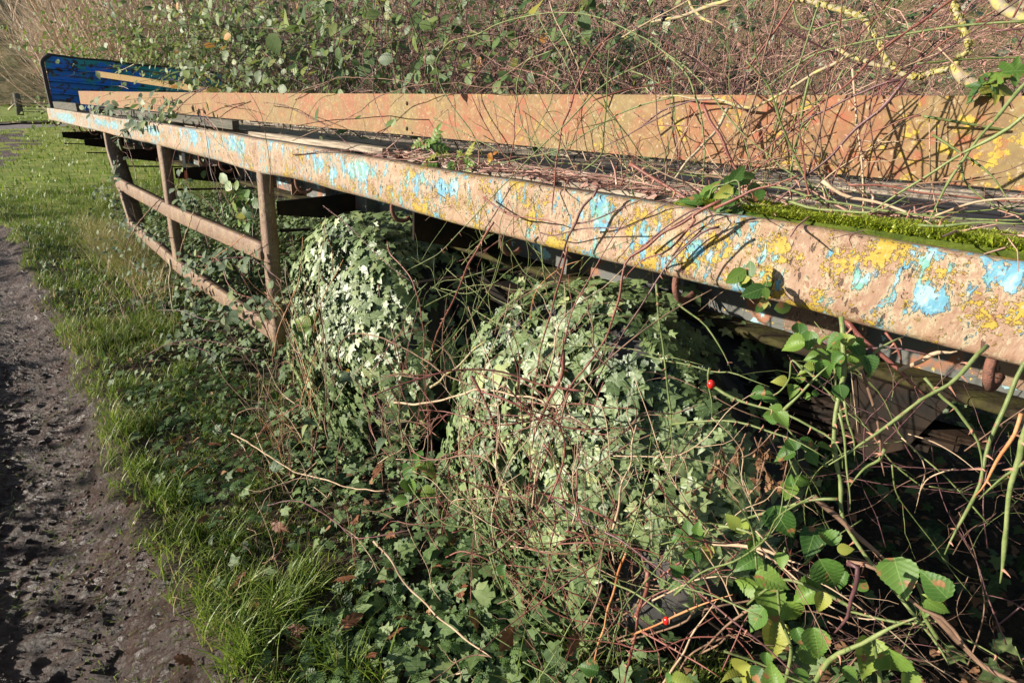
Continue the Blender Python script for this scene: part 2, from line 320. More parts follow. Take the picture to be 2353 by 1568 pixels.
# rail: rusty tan steel, blue and turquoise paint remains, yellow lichen, flaking
def tcn(m): return m.attr()
def rail_mat(name, blobs, base=((.28, .17, .11), (.39, .27, .19)), paint=.62, lich=.6, streak=1.0, hot=True):
    m = M_(name); v = tcn(m); a, b, c = m.sep(v)
    sc = m.scale(v, (1, 1, .33))
    big = m.noise(v, 5, 4, .6); fine = m.noise(m.scale(v, (1, 1, .6)), 60, 6, .65); mid = m.noise(sc, 22, 6, .65, .4)
    col = m.mix(m.ramp(m.noise(v, 12, 6, .7), [(.35, 0.0), (.7, 1.0)]), base[0], base[1])
    col = m.mix(m.ramp(fine, [(.5, 0.0), (.72, .55)]), col, (.22, .09, .05))
    # pale dusty bloom and ochre stain
    col = m.mix(m.ramp(m.noise(sc, 9, 5), [(.5, 0.0), (.7, .5)]), col, (.37, .26, .12))
    # paint field = noise + blobs
    mid2 = m.noise(m.scale(v, (1, 1, .45)), 55, 8, .7, .3)
    fld = m.math('ADD', m.math('ADD', m.math('MULTIPLY', mid, .36), m.math('MULTIPLY', mid2, .50)), m.math('MULTIPLY', big, .22))
    for (pa, pc, ra, rc) in blobs:
        da = m.math('DIVIDE', m.math('SUBTRACT', a, pa), ra); dc = m.math('DIVIDE', m.math('SUBTRACT', c, pc), rc)
        d2 = m.math('ADD', m.math('MULTIPLY', da, da), m.math('MULTIPLY', dc, dc))
        fld = m.math('ADD', fld, m.math('MULTIPLY', m.math('SUBTRACT', 1.0, d2, clamp=True), .105))
    pm = m.ramp(fld, [(paint, 0.0), (paint+.015, 1.0)])
    pc_ = m.mix(m.ramp(m.noise(v, 18, 4, .6), [(.42, 0.0), (.5, 1.0)]), (.15, .36, .31), (.12, .31, .42))
    pc_ = m.mix(m.ramp(m.noise(v, 45, 4), [(.5, 0.0), (.62, .7)]), pc_, (.38, .57, .6))
    col = m.mix(pm, col, pc_)
    halo = m.ramp(fld, [(paint-.05, 0.0), (paint-.01, .45), (paint, .45), (paint+.005, 0.0)]); col = m.mix(halo, col, (.5, .5, .33))
    lf = m.math('ADD', m.math('MULTIPLY', m.noise(v, 13, 6, .7), .66), m.math('MULTIPLY', m.noise(v, 120, 4, .7), .36))
    lf = m.math('SUBTRACT', lf, m.math('MULTIPLY', m.math('MINIMUM', m.math('MAXIMUM', a, 0.0), 4.0), .011))
    lm = m.ramp(m.math('SUBTRACT', lf, m.math('MULTIPLY', pm, .1)), [(lich, 0.0), (lich+.02, 1.0)])
    lcol = m.mix(m.noise(v, 200, 2), (.36, .22, .02), (.48, .36, .07))
    col = m.mix(lm, col, lcol)
    col = m.mix(m.ramp(m.noise(m.scale(v, (1, 1, .5)), 130, 4, .6), [(.60, 0.0), (.64, .8)]), col, (.42, .35, .24))
    col = m.mix(m.ramp(m.noise(v, 40, 6, .7), [(.60, 0.0), (.63, .8)]), col, (.25, .12, .075))
    # flake pits: elongated downwards
    pit = m.noise(m.scale(v, (1, 1, .4)), 85, 5, .65); pmk = m.ramp(pit, [(.635, 0.0), (.65, 1.0)])
    col = m.mix(m.math('MULTIPLY', pmk, .85), col, (.06, .035, .025))
    h = m.math('ADD', m.math('MULTIPLY', pm, .35), m.math('ADD', m.math('MULTIPLY', lm, .5), m.math('MULTIPLY', fine, .6)))
    h = m.math('SUBTRACT', h, m.math('MULTIPLY', pmk, 1.2))
    bp = m.bump(h, 1.0, .005)
    return m.fin(col, .62, bp, .35)
def pxac(u, v, ru, rv, b=1.1):
    q = tcoord(at_b(u, v, b)); q2 = tcoord(at_b(u+ru, v, b)); q3 = tcoord(at_b(u, v+rv, b)); return (q[0], q[2], abs(q2[0]-q[0])+.001, abs(q3[2]-q[2]))
blobs = [pxac(*k) for k in ((958, 420, 30, 38), (1035, 430, 34, 28), (535, 330, 30, 24), (735, 380, 18, 26), (820, 390, 45, 30), (1375, 495, 42, 50), (1590, 575, 30, 40), (1985, 640, 50, 45), (2140, 690, 50, 60), (445, 315, 12, 20), (350, 300, 22, 14), (245, 285, 40, 12), (150, 270, 30, 12), (1480, 530, 14, 40), (2330, 640, 60, 40))]
MT['rail'] = rail_mat('rusted painted rail', blobs, paint=.572, lich=.530)
MT['guard'] = rail_mat('rusted guard steel', [], ((.17, .105, .07), (.25, .18, .125)), paint=.68, lich=.70)
def beam_mat():
    m = M_('orange primed rusty steel'); v = tcn(m); a, b, c = m.sep(v)
    col = m.mix(m.ramp(m.noise(v, 7, 5), [(.4, 0.0), (.62, 1.0)]), (.29, .118, .056), (.27, .155, .068))
    ol = m.noise(m.scale(v, (1, 1, .5)), 4, 4); col = m.mix(m.ramp(ol, [(.42, 0.0), (.62, .85)]), col, (.23, .175, .07))
    col = m.mix(m.ramp(m.noise(v, 48, 8, .75), [(.45, 0.0), (.62, .55)]), col, (.16, .10, .06))
    col = m.mix(m.ramp(m.noise(v, 33, 8, .75, .5), [(.53, 0.0), (.62, .5)]), col, (.34, .27, .14))
    st = m.noise(m.scale(v, (14, 1, .8)), 3.5, 4); far = m.ramp(m.math('MULTIPLY', a, .1), [(.3, 0.0), (.5, 1.0)])
    col = m.mix(m.math('MULTIPLY', m.ramp(st, [(.45, 0.0), (.6, .75)]), far), col, (.2, .11, .045))
    col = m.mix(m.ramp(m.noise(v, 110, 4, .6), [(.6, 0.0), (.66, .75)]), col, (.42, .36, .22))
    near = m.ramp(m.math('MULTIPLY', a, .5), [(.3, 1.0), (.95, 0.25)])
    lf = m.math('ADD', m.math('MULTIPLY', m.noise(v, 14, 5, .65), .6), m.math('MULTIPLY', m.noise(v, 70, 4, .6), .4))
    lm = m.math('MULTIPLY', m.ramp(lf, [(.57, 0.0), (.60, 1.0)]), near); col = m.mix(lm, col, (.45, .32, .05))
    col = m.mix(m.ramp(m.noise(v, 30, 5), [(.56, 0.0), (.66, .7)]), col, (.33, .09, .05))
    h = m.math('ADD', m.math('MULTIPLY', m.noise(v, 120, 4), .5), lm)
    return m.fin(col, .7, m.bump(h, .4, .002), .3)
MT['beam'] = beam_mat()
def head_mat():
    m = M_('blue over green paint'); v = tcn(m); n1 = m.noise(m.scale(v, (1, 1, 1.6)), 3.0, 6, .62); b = m.sep(v)[1]
    f = m.math('SUBTRACT', n1, m.math('MULTIPLY', m.math('SUBTRACT', b, 1.5), .09))
    col = m.mix(m.ramp(f, [(.44, 0.0), (.49, 1.0)]), (.02, .30, .30), (.014, .18, .62))
    col = m.mix(m.ramp(m.noise(v, 9, 6, .65), [(.58, 0.0), (.61, 1.0)]), col, (.05, .03, .02))
    cz = m.sep(v)[2]; rb = m.math('ABSOLUTE', m.math('SUBTRACT', m.math('FRACT', m.math('DIVIDE', m.math('ADD', cz, 1.025), .16)), .5)); col = m.mix(m.math('MULTIPLY', m.ramp(rb, [(.07, 1.0), (.10, 0.0)]), m.ramp(m.noise(v, 25, 5, .7), [(.42, 0.0), (.52, .85)])), col, (.05, .035, .025))
    col = m.mix(m.ramp(m.noise(v, 5, 6, .65), [(.62, 0.0), (.66, .6)]), col, (.05, .2, .15))
    return m.fin(col, .45, m.bump(n1, .3, .01), .4)
MT['head'] = head_mat()
MT['headedge'] = simple('rusted dark edging', (.03, .05, .05), .7, .6, 60, (.07, .03, .02), sc=30)
def chassis_mat():
    m = M_('grey chassis paint with rust'); v = tcn(m)
    col = m.mix(m.ramp(m.noise(v, 7, 5, .6), [(.56, 0.0), (.62, 1.0)]), (.11, .115, .105), (.28, .12, .06))
    col = m.mix(m.ramp(m.noise(v, 11, 5, .6), [(.6, 0.0), (.62, 1.0)]), col, (.3, .55, .6))
    col = m.mix(m.ramp(m.noise(v, 70, 4), [(.66, 0.0), (.68, 1.0)]), col, (.5, .36, .08))
    return m.fin(col, .6, m.bump(m.noise(v, 50, 4), .4, .003), .4)
MT['chassis'] = chassis_mat()
MT['flange'] = simple('dirty mossy flange', (.03, .022, .016), .9, .8, 60, (.06, .055, .02), .1, sc=14)
MT['mossbase'] = simple('moss cushion', (.05, .075, .012), .9, .9, 150, (.10, .13, .018), .1, sc=30)
def wood_mat(name, c1, c2, axis=(1.5, 30, 30), dark=.5):
    m = M_(name); v = tcn(m); g = m.noise(m.scale(v, axis), 3, 5, .65)
    col = m.mix(m.ramp(g, [(.35, 0.0), (.65, 1.0)]), c1, c2); cr = m.ramp(m.noise(m.scale(v, (axis[0]*.6, axis[1]*1.6, axis[2]*1.6)), 3.5, 4), [(.58, 0.0), (.64, dark)])
    col = m.mix(cr, col, (.03, .02, .015)); return m.fin(col, .85, m.bump(g, .8, .006), .2)
MT['plank'] = wood_mat('weathered deck board', (.2, .16, .12), (.5, .42, .32))
MT['timber'] = wood_mat('pale sawn timber', (.34, .22, .09), (.45, .32, .15), dark=.2)
MT['darkwood'] = wood_mat('dark grey timber', (.07, .07, .055), (.16, .15, .12))
def mud_mat():
    m = M_('wet mud'); o = m.obj(); n = m.noise(o, 9, 8, .7); r = m.sep(m.attr())[2]
    col = m.ramp(n, [(.3, (.035, .016, .010)), (.5, (.075, .038, .026)), (.7, (.13, .075, .056))])
    col = m.mix(m.ramp(m.noise(o, 26, 6, .7), [(.5, 0.0), (.72, .5)]), col, (.035, .022, .014))
    wet = m.noise(o, 4.5, 5, .6)
    rough = m.ramp(wet, [(.4, .62), (.55, .36)])
    h = m.math('ADD', m.math('ADD', m.noise(o, 28, 10, .85), m.math('MULTIPLY', m.noise(o, 110, 6, .8), .7)), m.math('MULTIPLY', m.math('SUBTRACT', 1.0, m.vor(o, 60)), .5))
    return m.fin(col, rough, m.bump(h, 1.0, .045), .5)
MT['mud'] = mud_mat()
def soil_mat():
    m = M_('verge soil and leaf litter'); o = m.obj(); col = m.ramp(m.noise(o, 22, 8, .7), [(.3, (.018, .014, .01)), (.5, (.05, .038, .024)), (.7, (.1, .075, .045))])
    g = m.sep(m.attr())[2]
    grn = m.ramp(m.noise(o, 2.2, 8, .65), [(.3, (.09, .14, .02)), (.5, (.18, .23, .04)), (.7, (.32, .31, .09))]); col = m.mix(g, col, grn)
    return m.fin(col, .9, m.bump(m.noise(o, 60, 6), .8, .015), .2)
MT['soil'] = soil_mat()
def hill_mat():
    m = M_('rough hillside grass'); o = m.obj(); n = m.noise(m.scale(o, (1, 1, 1.5)), .35, 10, .72)
    col = m.ramp(n, [(.33, (.06, .07, .025)), (.47, (.13, .115, .05)), (.56, (.22, .17, .09)), (.7, (.18, .19, .07))])
    return m.fin(col, .95, m.bump(m.noise(o, 1.6, 8, .7), 1, .25), .1)
MT['hill'] = hill_mat()
MT['track'] = simple('gravel track', (.14, .12, .115), .85, .8, 20, (.2, .175, .165), sc=3)
MT['water'] = simple('puddle water', (.03, .028, .02), .06, spec=.6)
# ------------------------------------------------------------ terrain
def edge_b(a): # right edge of the muddy wheel track
    a = np.asarray(a, float)
    e = .20-.09*(1-sstep(a, 1.2, 4.2))+.04*np.sin(a*1.7)+.03*np.sin(a*4.1+1)
    return e+np.interp(a, [15, 17.2, 19, 20.6, 24], [0, .4, .76, 1.1, 1.9])
def ab(P): return P[..., :2]@AX[:2], P[..., :2]@YH[:2]
def mudmask(a, b):
    P = np.stack([a, b], -1); n = (fbm(P*2.2, 4, 3)-.5)*.28+(fbm(P*11, 2, 5)-.5)*.10
    e = edge_b(a); m = sstep(e-b+n, -.03, .05)
    m *= 1-.9*sstep(-1.15+n*1.2-b+np.where(a > 15, 5, 0), -.05, .05)*sstep(vnoise(P*3, 8), .35, .6)
    return m
def gz(a, b, detail=True):
    a = np.asarray(a, float); b = np.asarray(b, float); d = np.hypot(a, b); P = np.stack([a, b], -1)
    z = .26*sstep(d, 15, 34)+(fbm(P*.35, 3, 1)-.5)*.12*sstep(d, 2, 9)
    z = z+(fbm(P*1.7, 3, 2)-.5)*.06
    m = mudmask(a, b)
    if detail:
        e = edge_b(a); u = e-b  # 0 at verge, grows to the left
        uu = u+.05*(fbm(P*.8, 2, 15)-.5); rut = -.05*sstep(u, .0, .12)-.03*np.exp(-((uu-.30)/.10)**2)+.045*np.exp(-((uu-.62)/.12)**2)-.03*sstep(u, .7, .85)+.02*np.sin(uu*26)*sstep(u, .02, .1)*.35+.05*np.exp(-((u-1.5)/.2)**2)
        clod = (fbm(P*22*[.7, 1], 4, 11)-.5)*.014-np.abs(fbm(P*7, 4, 12)-.5)*.010+.002+np.maximum(fbm(P*30, 4, 13)-.5, 0)*.028+(fbm(P*38, 3, 14)-.5)*.020+np.minimum(fbm(P*11, 4, 16)-.42, 0)*.06
        tread = .003*np.sign(np.sin((a+.5*np.abs(u-.3))*2*np.pi/.11))*np.exp(-((u-.33)/.13)**2)*(fbm(P*4, 2, 15) > .45)
        z = z+m*(rut+clod*1.1+tread)*(1-sstep(d, 10, 16))
    # the bank rises a little at the verge edge
    return z+(1-m)*.035*np.exp(-((b-edge_b(a)-.06)/.09)**2)*(d < 12)
def hillz(x, y):
    d = np.hypot(x, y); az = np.arctan2(x, y)
    return 46*sstep(d, 58, 200)+3*sstep(d, 58, 80)*(fbm(np.stack([x, y], -1)*.05, 3, 9)-.2)+2.2*(fbm(np.stack([x, y], -1)*.22, 3, 19)-.5)*sstep(d, 60, 75)
def grid_mesh(A, B):
    A2, B2 = np.meshgrid(A, B, indexing='ij'); return A2, B2
A = np.concatenate([np.arange(-3, .3, .05), np.arange(.3, 4.2, .0115), np.arange(4.2, 7, .025), np.arange(7, 16, .08), np.geomspace(16, 420, 150)])
B = np.concatenate([-np.geomspace(2.2, 300, 70)[::-1], np.arange(-2.15, -.9, .04), np.arange(-.9, .5, .0115), np.arange(.5, 1.3, .03), np.arange(1.3, 6, .12), np.geomspace(6, 420, 70)])
A2, B2 = grid_mesh(A, B); XY = G(A2, B2, 0*A2); Zg = gz(A2, B2); dd = np.hypot(XY[..., 0], XY[..., 1])
Zg = Zg+np.where(dd > 34, hillz(XY[..., 0], XY[..., 1]), 0)
V = XY.copy(); V[..., 2] = Zg; nA, nB = A2.shape; idx = np.arange(nA*nB).reshape(nA, nB)
F = np.stack([idx[:-1, :-1], idx[1:, :-1], idx[1:, 1:], idx[:-1, 1:]], -1).reshape(-1, 4)[:, ::-1]
ctrA = .5*(A2[:-1, :-1]+A2[1:, 1:]).ravel(); ctrB = .5*(B2[:-1, :-1]+B2[1:, 1:]).ravel(); cd = np.hypot(ctrA, ctrB)
mk = mudmask(ctrA, ctrB) > .5
mk &= (cd < 29.5)
# gravel lane crossing beyond the trailer
lane = (np.abs(ctrA-33.4-.5*np.sin(ctrB*.3)) < 3.2) & ~mk
far = cd > 62
green = sstep(np.hypot(A2, B2), 6, 11)*(1-sstep(B2, 1.4, 2.2)*(A2 < 12)); green = np.maximum(green, (A2 > 12)*1.0)
def sub(mask, name, mat, lvz=None):
    f = F[mask]; u, inv = np.unique(f, return_inverse=True); mb = MB(); lv = np.zeros((len(u), 3)); lv[:, 2] = green.ravel()[u]
    mb.add(V.reshape(-1, 3)[u], inv.reshape(f.shape), lv); return tag(mb.build(name, mat, origin=np.zeros(3)), kind='structure')
sub(mk, 'muddy_track', MT['mud']); sub(lane & ~far, 'gravel_lane', MT['track']); sub(far, 'hillside', MT['hill']); sub(~mk & ~lane & ~far, 'ground', MT['soil'])
# puddle on the lane side
pc = at_z(48, 291, .16)
an = np.linspace(0, 2*np.pi, 40, endpoint=False); rr = 1+.25*np.sin(an*3)+.12*np.sin(an*5+1)
mb = MB(); pa, pb = ab(pc); zc = float(gz(np.array([pa]), np.array([pb]))[0])+.05
ring = G(pa+1.0*rr*np.cos(an), pb+1.9*rr*np.sin(an), np.full(40, zc)); mb.add(np.vstack([G(pa, pb, zc)[None], ring]), [(0, 1+(i+1) % 40, 1+i) for i in range(40)]); tag(mb.build('puddle', MT['water']), kind='structure')

# ------------------------------------------------------------ trailer
base = T(5, 2.2, 1.48); base[2] = 0
TR = tag(empty('flatbed_trailer', base), 'abandoned rusty flatbed trailer with peeling blue paint, ivy climbing over its wheels', 'trailer')
def tbuild(mb, name, mat, parent=TR, smooth=True): 
    o = mb.build(name, MT[mat], parent, smooth, tc=True)
    if parent is not TR: pass
    o['_o'] = [float(x) for x in (np.array(parent['_o'])+np.array(o.location))]
    return o
def sweep(path_fn, prof, A_, closed=True):
    """prof: list of (b,c) offsets; path_fn(a, prof) -> b, c arrays"""
    prof = np.array(prof); n = len(prof); mb = MB(); A_ = np.asarray(A_)
    aa = A_[:, None]+0*prof[None, :, 0]; b, c = path_fn(aa, prof[None, :, 0]+0*aa, prof[None, :, 1]+0*aa)
    V = T(aa, b, c).reshape(-1, 3); idx = np.arange(len(A_)*n).reshape(-1, n)
    r = np.roll(idx, -1, 1) if closed else None
    if closed: F = np.stack([idx[:-1], idx[1:], r[1:], r[:-1]], -1).reshape(-1, 4)
    else: F = np.stack([idx[:-1, :-1], idx[1:, :-1], idx[1:, 1:], idx[:-1, 1:]], -1).reshape(-1, 4)
    mb.add(V, F)
    if closed:
        for e, fl in ((0, 0), (len(A_)-1, 1)):
            cen = V.reshape(-1, n, 3)[e].mean(0); bs = mb.n; mb.add(cen[None], np.zeros((0, 3), int)); ii = idx[e]; jj = np.roll(ii, -1)
            mb.f3.append(np.stack([ii, jj, np.full(n, bs)], -1) if not fl else np.stack([jj, ii, np.full(n, bs)], -1))
    return mb
def box(mb, a0, a1, b0, b1, c0, c1, fn=T, jit=0):
    P = np.array([(a, b, c) for a in (a0, a1) for b in (b0, b1) for c in (c0, c1)], float)
    if jit: P = P+np.random.RandomState(int(abs(a0*97+b0*31+c0*17)*10)).uniform(-jit, jit, P.shape)
    V = fn(P[:, 0], P[:, 1], P[:, 2])
    for f in ((0, 1, 3, 2), (4, 6, 7, 5), (0, 4, 5, 1), (2, 3, 7, 6), (0, 2, 6, 4), (1, 5, 7, 3)): mb.add(V[list(f)], [(0, 1, 2, 3)])
    return mb
def rprof(b0, b1, c0, c1, r, n=4): # rounded rectangle in (b,c)
    P = []
    for (cb, cc, s) in ((b0+r, c0+r, 180), (b1-r, c0+r, 270), (b1-r, c1-r, 0), (b0+r, c1-r, 90)):
        for k in range(n+1): t = rad(s+90*k/n); P.append((cb+r*math.cos(t), cc+r*math.sin(t)))
    return P
# side rail: a channel, open to the inside, web 15 cm, with the dents and sag of the real one
sag_a = np.array([-2, .08, .43, .75, 1.3, 2.0, 2.62, 3.05, 3.5, 4.3, 5.2, 6.1, 7, 8.2, 9.4, 10.6])
sag_t = np.array([.130, .131, .130, .129, .131, .127, .120, .119, .112, .117, .112, .121, .117, .123, .119, .122])
sag_b = np.array([.282, .282, .280, .281, .287, .275, .270, .285, .275, .270, .268, .274, .270, .272, .277, .280])
def railpath(a, pb, pc):
    t = np.interp(a, sag_a, sag_t); bo = np.interp(a, sag_a, sag_b); wob = (vnoise(np.stack([a*2.3, pc*3, 0*a], -1), 4)-.5)*.010
    return pb+wob*(pc > .1)*(pc < .9), t+(bo-t)*pc+(vnoise(np.stack([a*5, pc*0, 0*a], -1), 6)-.5)*.004
R = .017
outer = [(1.175, .0)]+[(1.1+R-R*math.sin(t), (R-R*math.cos(t))/.15) for t in np.linspace(0, math.pi/2, 5)]+[(1.1, k) for k in (.25, .45, .65, .8)]+[(1.1+R-R*math.cos(t), 1-(R-R*math.sin(t))/.15) for t in np.linspace(0, math.pi/2, 5)]+[(1.175, 1.0)]
inner = [(1.175, .955), (1.125, .955), (1.109, .88), (1.109, .12), (1.125, .045), (1.175, .045)]
tbuild(sweep(railpath, outer+inner, np.concatenate([np.arange(-1.8, 3, .03), np.arange(3, 10.62, .08)])), 'side_rail', 'rail')
# rope hooks under the rail
for ha in (10.42, 8.34, 7.69, 6.03, 5.45, 4.02, 3.65, 2.62, 1.81, 1.22, .64, .075, -.5, -1.1):
    cb = np.interp(ha, sag_a, sag_b); pts = [(0, .012, -.012), (0, .010, .015), (.003, .014, .038), (.006, .032, .056), (.008, .058, .058), (.010, .078, .046)]
    P = catmull(T(*(np.array([(ha-da*1.2, 1.115+db, cb+dc) for da, db, dc in pts]).T)), 14)
    tbuild(tubes(MB(), P[None], np.full((1, 14), .0078), 10), 'rope_hook', 'hookrust')
# posts of the side guard
def post(a_of_c, c0, c1, wd, dp, b0=1.1, seed=0, lean=0, n=16):
    mb = MB(); cs = np.linspace(c0, c1, n); rs = RS(seed); V = []
    for c in cs:
        a = a_of_c(c); j = (vnoise(np.array([[c*7, seed, 0.]]), 3)[0]-.5)*.014
        w2 = wd*(1+.12*math.sin(c*9+seed)); th = .008
        prof = [(a+w2/2, b0+dp), (a+w2/2, b0+.012), (a+w2/2-.012, b0), (a-w2/2+.012, b0), (a-w2/2, b0+.012), (a-w2/2, b0+dp), (a-w2/2+th, b0+dp), (a-w2/2+th, b0+.02), (a+w2/2-th, b0+.02), (a+w2/2-th, b0+dp)]
        V.append([(p[0]+j, p[1]+j*.6+lean*(c-c0), c) for p in prof])
    V = np.array(V); k = V.shape[1]; W = T(V[..., 0], V[..., 1], V[..., 2]).reshape(-1, 3); idx = np.arange(n*k).reshape(n, k)
    F = np.stack([idx[:-1], np.roll(idx[:-1], -1, 1), np.roll(idx[1:], -1, 1), idx[1:]], -1).reshape(-1, 4); mb.add(W, F); return mb
tbuild(post(lambda c: 3.0, .27, 1.18, .08, .058, seed=2), 'post', 'guard')
tbuild(post(lambda c: 4.87, .26, 1.11, .10, .06, seed=5), 'post', 'guard')
tbuild(post(lambda c: np.interp(c, [.2, .45, .6, 1.05], [6.82, 6.80, 6.68, 6.38]), .27, 1.05, .07, .13, seed=7), 'post', 'guard')
def guard(ca, ct, cb_, a0, a1, b0, dp=.05):
    def f(a, pb, pc):
        t = np.interp(a, ca, ct); bo = np.interp(a, ca, cb_); return pb+(vnoise(np.stack([a*1.5, 0*a, 0*a], -1), 2)-.5)*.008, t+(bo-t)*pc
    r = .011; pr = [(b0+dp, 0), (b0+r, 0), (b0+r*.3, .03), (b0, .12), (b0, .5), (b0, .88), (b0+r*.3, .97), (b0+r, 1), (b0+dp, 1)]
    return sweep(f, pr, np.arange(a0, a1, .06))
tbuild(guard([3, 4.85, 6.7], [.64, .675, .655], [.735, .78, .76], 3.03, 6.72, 1.094), 'guard_rail', 'guard')
tbuild(guard([2.9, 4.85, 6.4], [1.075, 1.09, 1.00], [1.17, 1.19, 1.09], 2.93, 6.42, 1.094), 'guard_rail', 'guard')
# outriggers from the chassis to the rail
for oa in (-.9, 1.75, 3.02, 4.87, 6.8, 8.6, 10.3):
    mb = MB(); b0, b1 = 1.18, 1.85; n = 2
    for (d, th) in ((0, .006), ):
        P = [(oa, b0, .30), (oa, b1, .235), (oa, b1, .55), (oa, b0, .40)]
        if oa > 2.9: P = [(oa-.03, b0, .42), (oa-.03, b1, .37), (oa-.03, b1, .56), (oa-.03, b0, .49)]
        P = np.array(P); F_ = T(P[:, 0], P[:, 1], P[:, 2]); K = T(P[:, 0]+.012, P[:, 1], P[:, 2])
        mb.add(F_, [(0, 1, 2, 3)]).add(K, [(3, 2, 1, 0)])
        for i in range(4): j = (i+1) % 4; mb.add(np.array([F_[i], K[i], K[j], F_[j]]), [(0, 1, 2, 3)])
        box(mb, P[0][0]-.03, P[0][0]-.001, b0, b1, .555 if oa < 2.9 else .562, .567 if oa < 2.9 else .574)
    tbuild(mb, 'outrigger', 'black', smooth=False)
# chassis beam: I section with fishplates, dark discs for holes, mossy lower flange
mb = MB(); wb = 1.62
mb = box(mb, -1.8, 10.2, wb, wb+.012, .175, .48)
for k, a in enumerate(np.arange(-1.5, 10, .47)): box(mb, a, a+.012, wb-.075, wb-.002, .20, .478)
ch = tbuild(mb, 'chassis_beam', 'chassis', smooth=False)
tbuild(sweep(lambda a, b, c: (b, c+(vnoise(np.stack([a*2, b*0, 0*a], -1), 3)-.5)*.01), rprof(wb-.10, wb+.11, .481, .503, .008, 2), np.arange(-1.8, 10.2, .1)), 'lower_flange', 'flange', ch)
tbuild(box(MB(), -1.8, 10.2, wb-.09, wb+.1, .160, .173), 'upper_flange', 'chassis', ch, False)
for ha, hc in ((.03, .42), (.11, .40), (.50, .30), (.56, .36), (.75, .30), (.78, .38), (1.0, .33), (1.06, .33), (-.1, .41)):
    mb = MB(); P = T(np.array([ha, ha]), np.array([wb-.004, wb+.001]), np.array([hc, hc])); tubes(mb, P[None], np.full((1, 2), .008), 12); tbuild(mb, 'bolt_hole_disc', 'black', ch)  # dark disc stands in for the unlit inside of a hole
for a0, a1, c0, c1 in ((.36, .56, .2, .47), (-.02, .12, .36, .46)): tbuild(box(MB(), a0, a1, wb-.014, wb-.003, c0, c1), 'fishplate', 'guard', ch, False)
# far chassis beam and cross members close the underside
tbuild(box(MB(), -1.8, 10.2, 2.75, 2.77, .17, .48), 'chassis_beam', 'black', smooth=False)
for a in np.arange(-1.6, 10, 1.45): tbuild(box(MB(), a, a+.07, wb+.02, 2.74, .2, .34), 'cross_member', 'black', smooth=False)
# spring hanger and leaf spring by the near wheel
hg = MB(); a0 = .25
P = [(a0+.09, .50), (a0-.11, .50), (a0-.06, .64), (a0+.01, .70), (a0+.06, .64)]
for b in (1.50, 1.60): 
    V_ = T(np.array([p[0] for p in P]), b, np.array([p[1] for p in P])); hg.add(V_, [(0, 1, 2), (0, 2, 3), (0, 3, 4)])
V1 = [T(p[0], 1.50, p[1]) for p in P]; V2 = [T(p[0], 1.60, p[1]) for p in P]
for i in range(5): j = (i+1) % 5; hg.add(np.array([V1[i], V1[j], V2[j], V2[i]]), [(0, 1, 2, 3)])
tbuild(hg, 'spring_hanger', 'black', smooth=False)
mb = MB()
for k in range(6):
    aa = np.linspace(.05+.05*k, 1.9-.07*k, 12); cc = .56+.022*k+.10*np.sin((aa+.05)/1.95*np.pi)*.6
    Pm = np.stack([aa, 0*aa+1.55, cc], -1)
    for i in range(11):
        q = [(Pm[i][0], 1.515, Pm[i][2]), (Pm[i+1][0], 1.515, Pm[i+1][2]), (Pm[i+1][0], 1.585, Pm[i+1][2]), (Pm[i][0], 1.585, Pm[i][2])]
        q = np.array(q); q2 = q+[0, 0, .014]; a_, b_ = T(*q.T), T(*q2.T); mb.add(a_, [(0, 1, 2, 3)]).add(b_, [(3, 2, 1, 0)]).add(np.array([a_[0], b_[0], b_[1], a_[1]]), [(0, 1, 2, 3)]).add(np.array([a_[0], a_[3], b_[3], b_[0]]), [(0, 1, 2, 3)])
tbuild(mb, 'leaf_spring', 'black', smooth=False)
# wheels: twin tyres each on two axles
def wheel(ca, cc, b0, R0=.53, wd=.27):
    root = empty('wheel', T(ca, b0+wd/2, cc)); root.parent = TR; root['_o'] = [float(x) for x in T(ca, b0+wd/2, cc)]; root.location = np.array(root['_o'])-np.array(TR['_o'])
    prof = [(0, .30), (-.002, .36), (-.012, .42), (-.008, .47), (.012, .505), (.035, .524), (.05, .53), (.078, .53), (.082, .516), (.094, .516), (.098, .531), (.172, .531), (.176, .516), (.188, .516), (.192, .53), (.22, .53), (.235, .524), (.258, .505), (.278, .47), (.282, .42), (.272, .36), (.27, .3)]
    n = 72; mb = MB(); an = np.arange(n)*2*np.pi/n; pr = np.array(prof); rr = pr[None, :, 1]*R0/.53
    lug = np.where((np.arange(n) % 2 == 0)[:, None] & (np.abs(pr[None, :, 1]-.527) < .006) & (np.minimum(pr[None, :, 0], .27-pr[None, :, 0]) < .06), -.012, 0)
    rr = rr+lug; aa = ca+rr*np.cos(an)[:, None]; c_ = cc+rr*np.sin(an)[:, None]; c_ = np.minimum(c_, cc+.505); bb = b0+pr[None, :, 0]+0*aa
    V_ = T(aa, bb, c_).reshape(-1, 3); idx = np.arange(n*len(prof)).reshape(n, -1)
    F_ = np.stack([idx[:, :-1], np.roll(idx, -1, 0)[:, :-1], np.roll(idx, -1, 0)[:, 1:], idx[:, 1:]], -1).reshape(-1, 4); mb.add(V_, F_)
    o = mb.build('tyre', MT['rubber'], root, True, tc=True)
    pr = [(.02, .305), (.012, .29), (.05, .27), (.09, .2), (.085, .12), (.03, .11), (.02, .0)]; mb = MB(); pr = np.array(pr)
    aa = ca+pr[None, :, 1]*np.cos(an)[:, None]; c_ = cc+pr[None, :, 1]*np.sin(an)[:, None]; V_ = T(aa, b0+pr[None, :, 0]+0*aa, c_).reshape(-1, 3); idx = np.arange(n*len(pr)).reshape(n, -1)
    mb.add(V_, np.stack([idx[:, :-1], np.roll(idx, -1, 0)[:, :-1], np.roll(idx, -1, 0)[:, 1:], idx[:, 1:]], -1).reshape(-1, 4)); mb.build('rim', MT['guard'], root, True, tc=True)
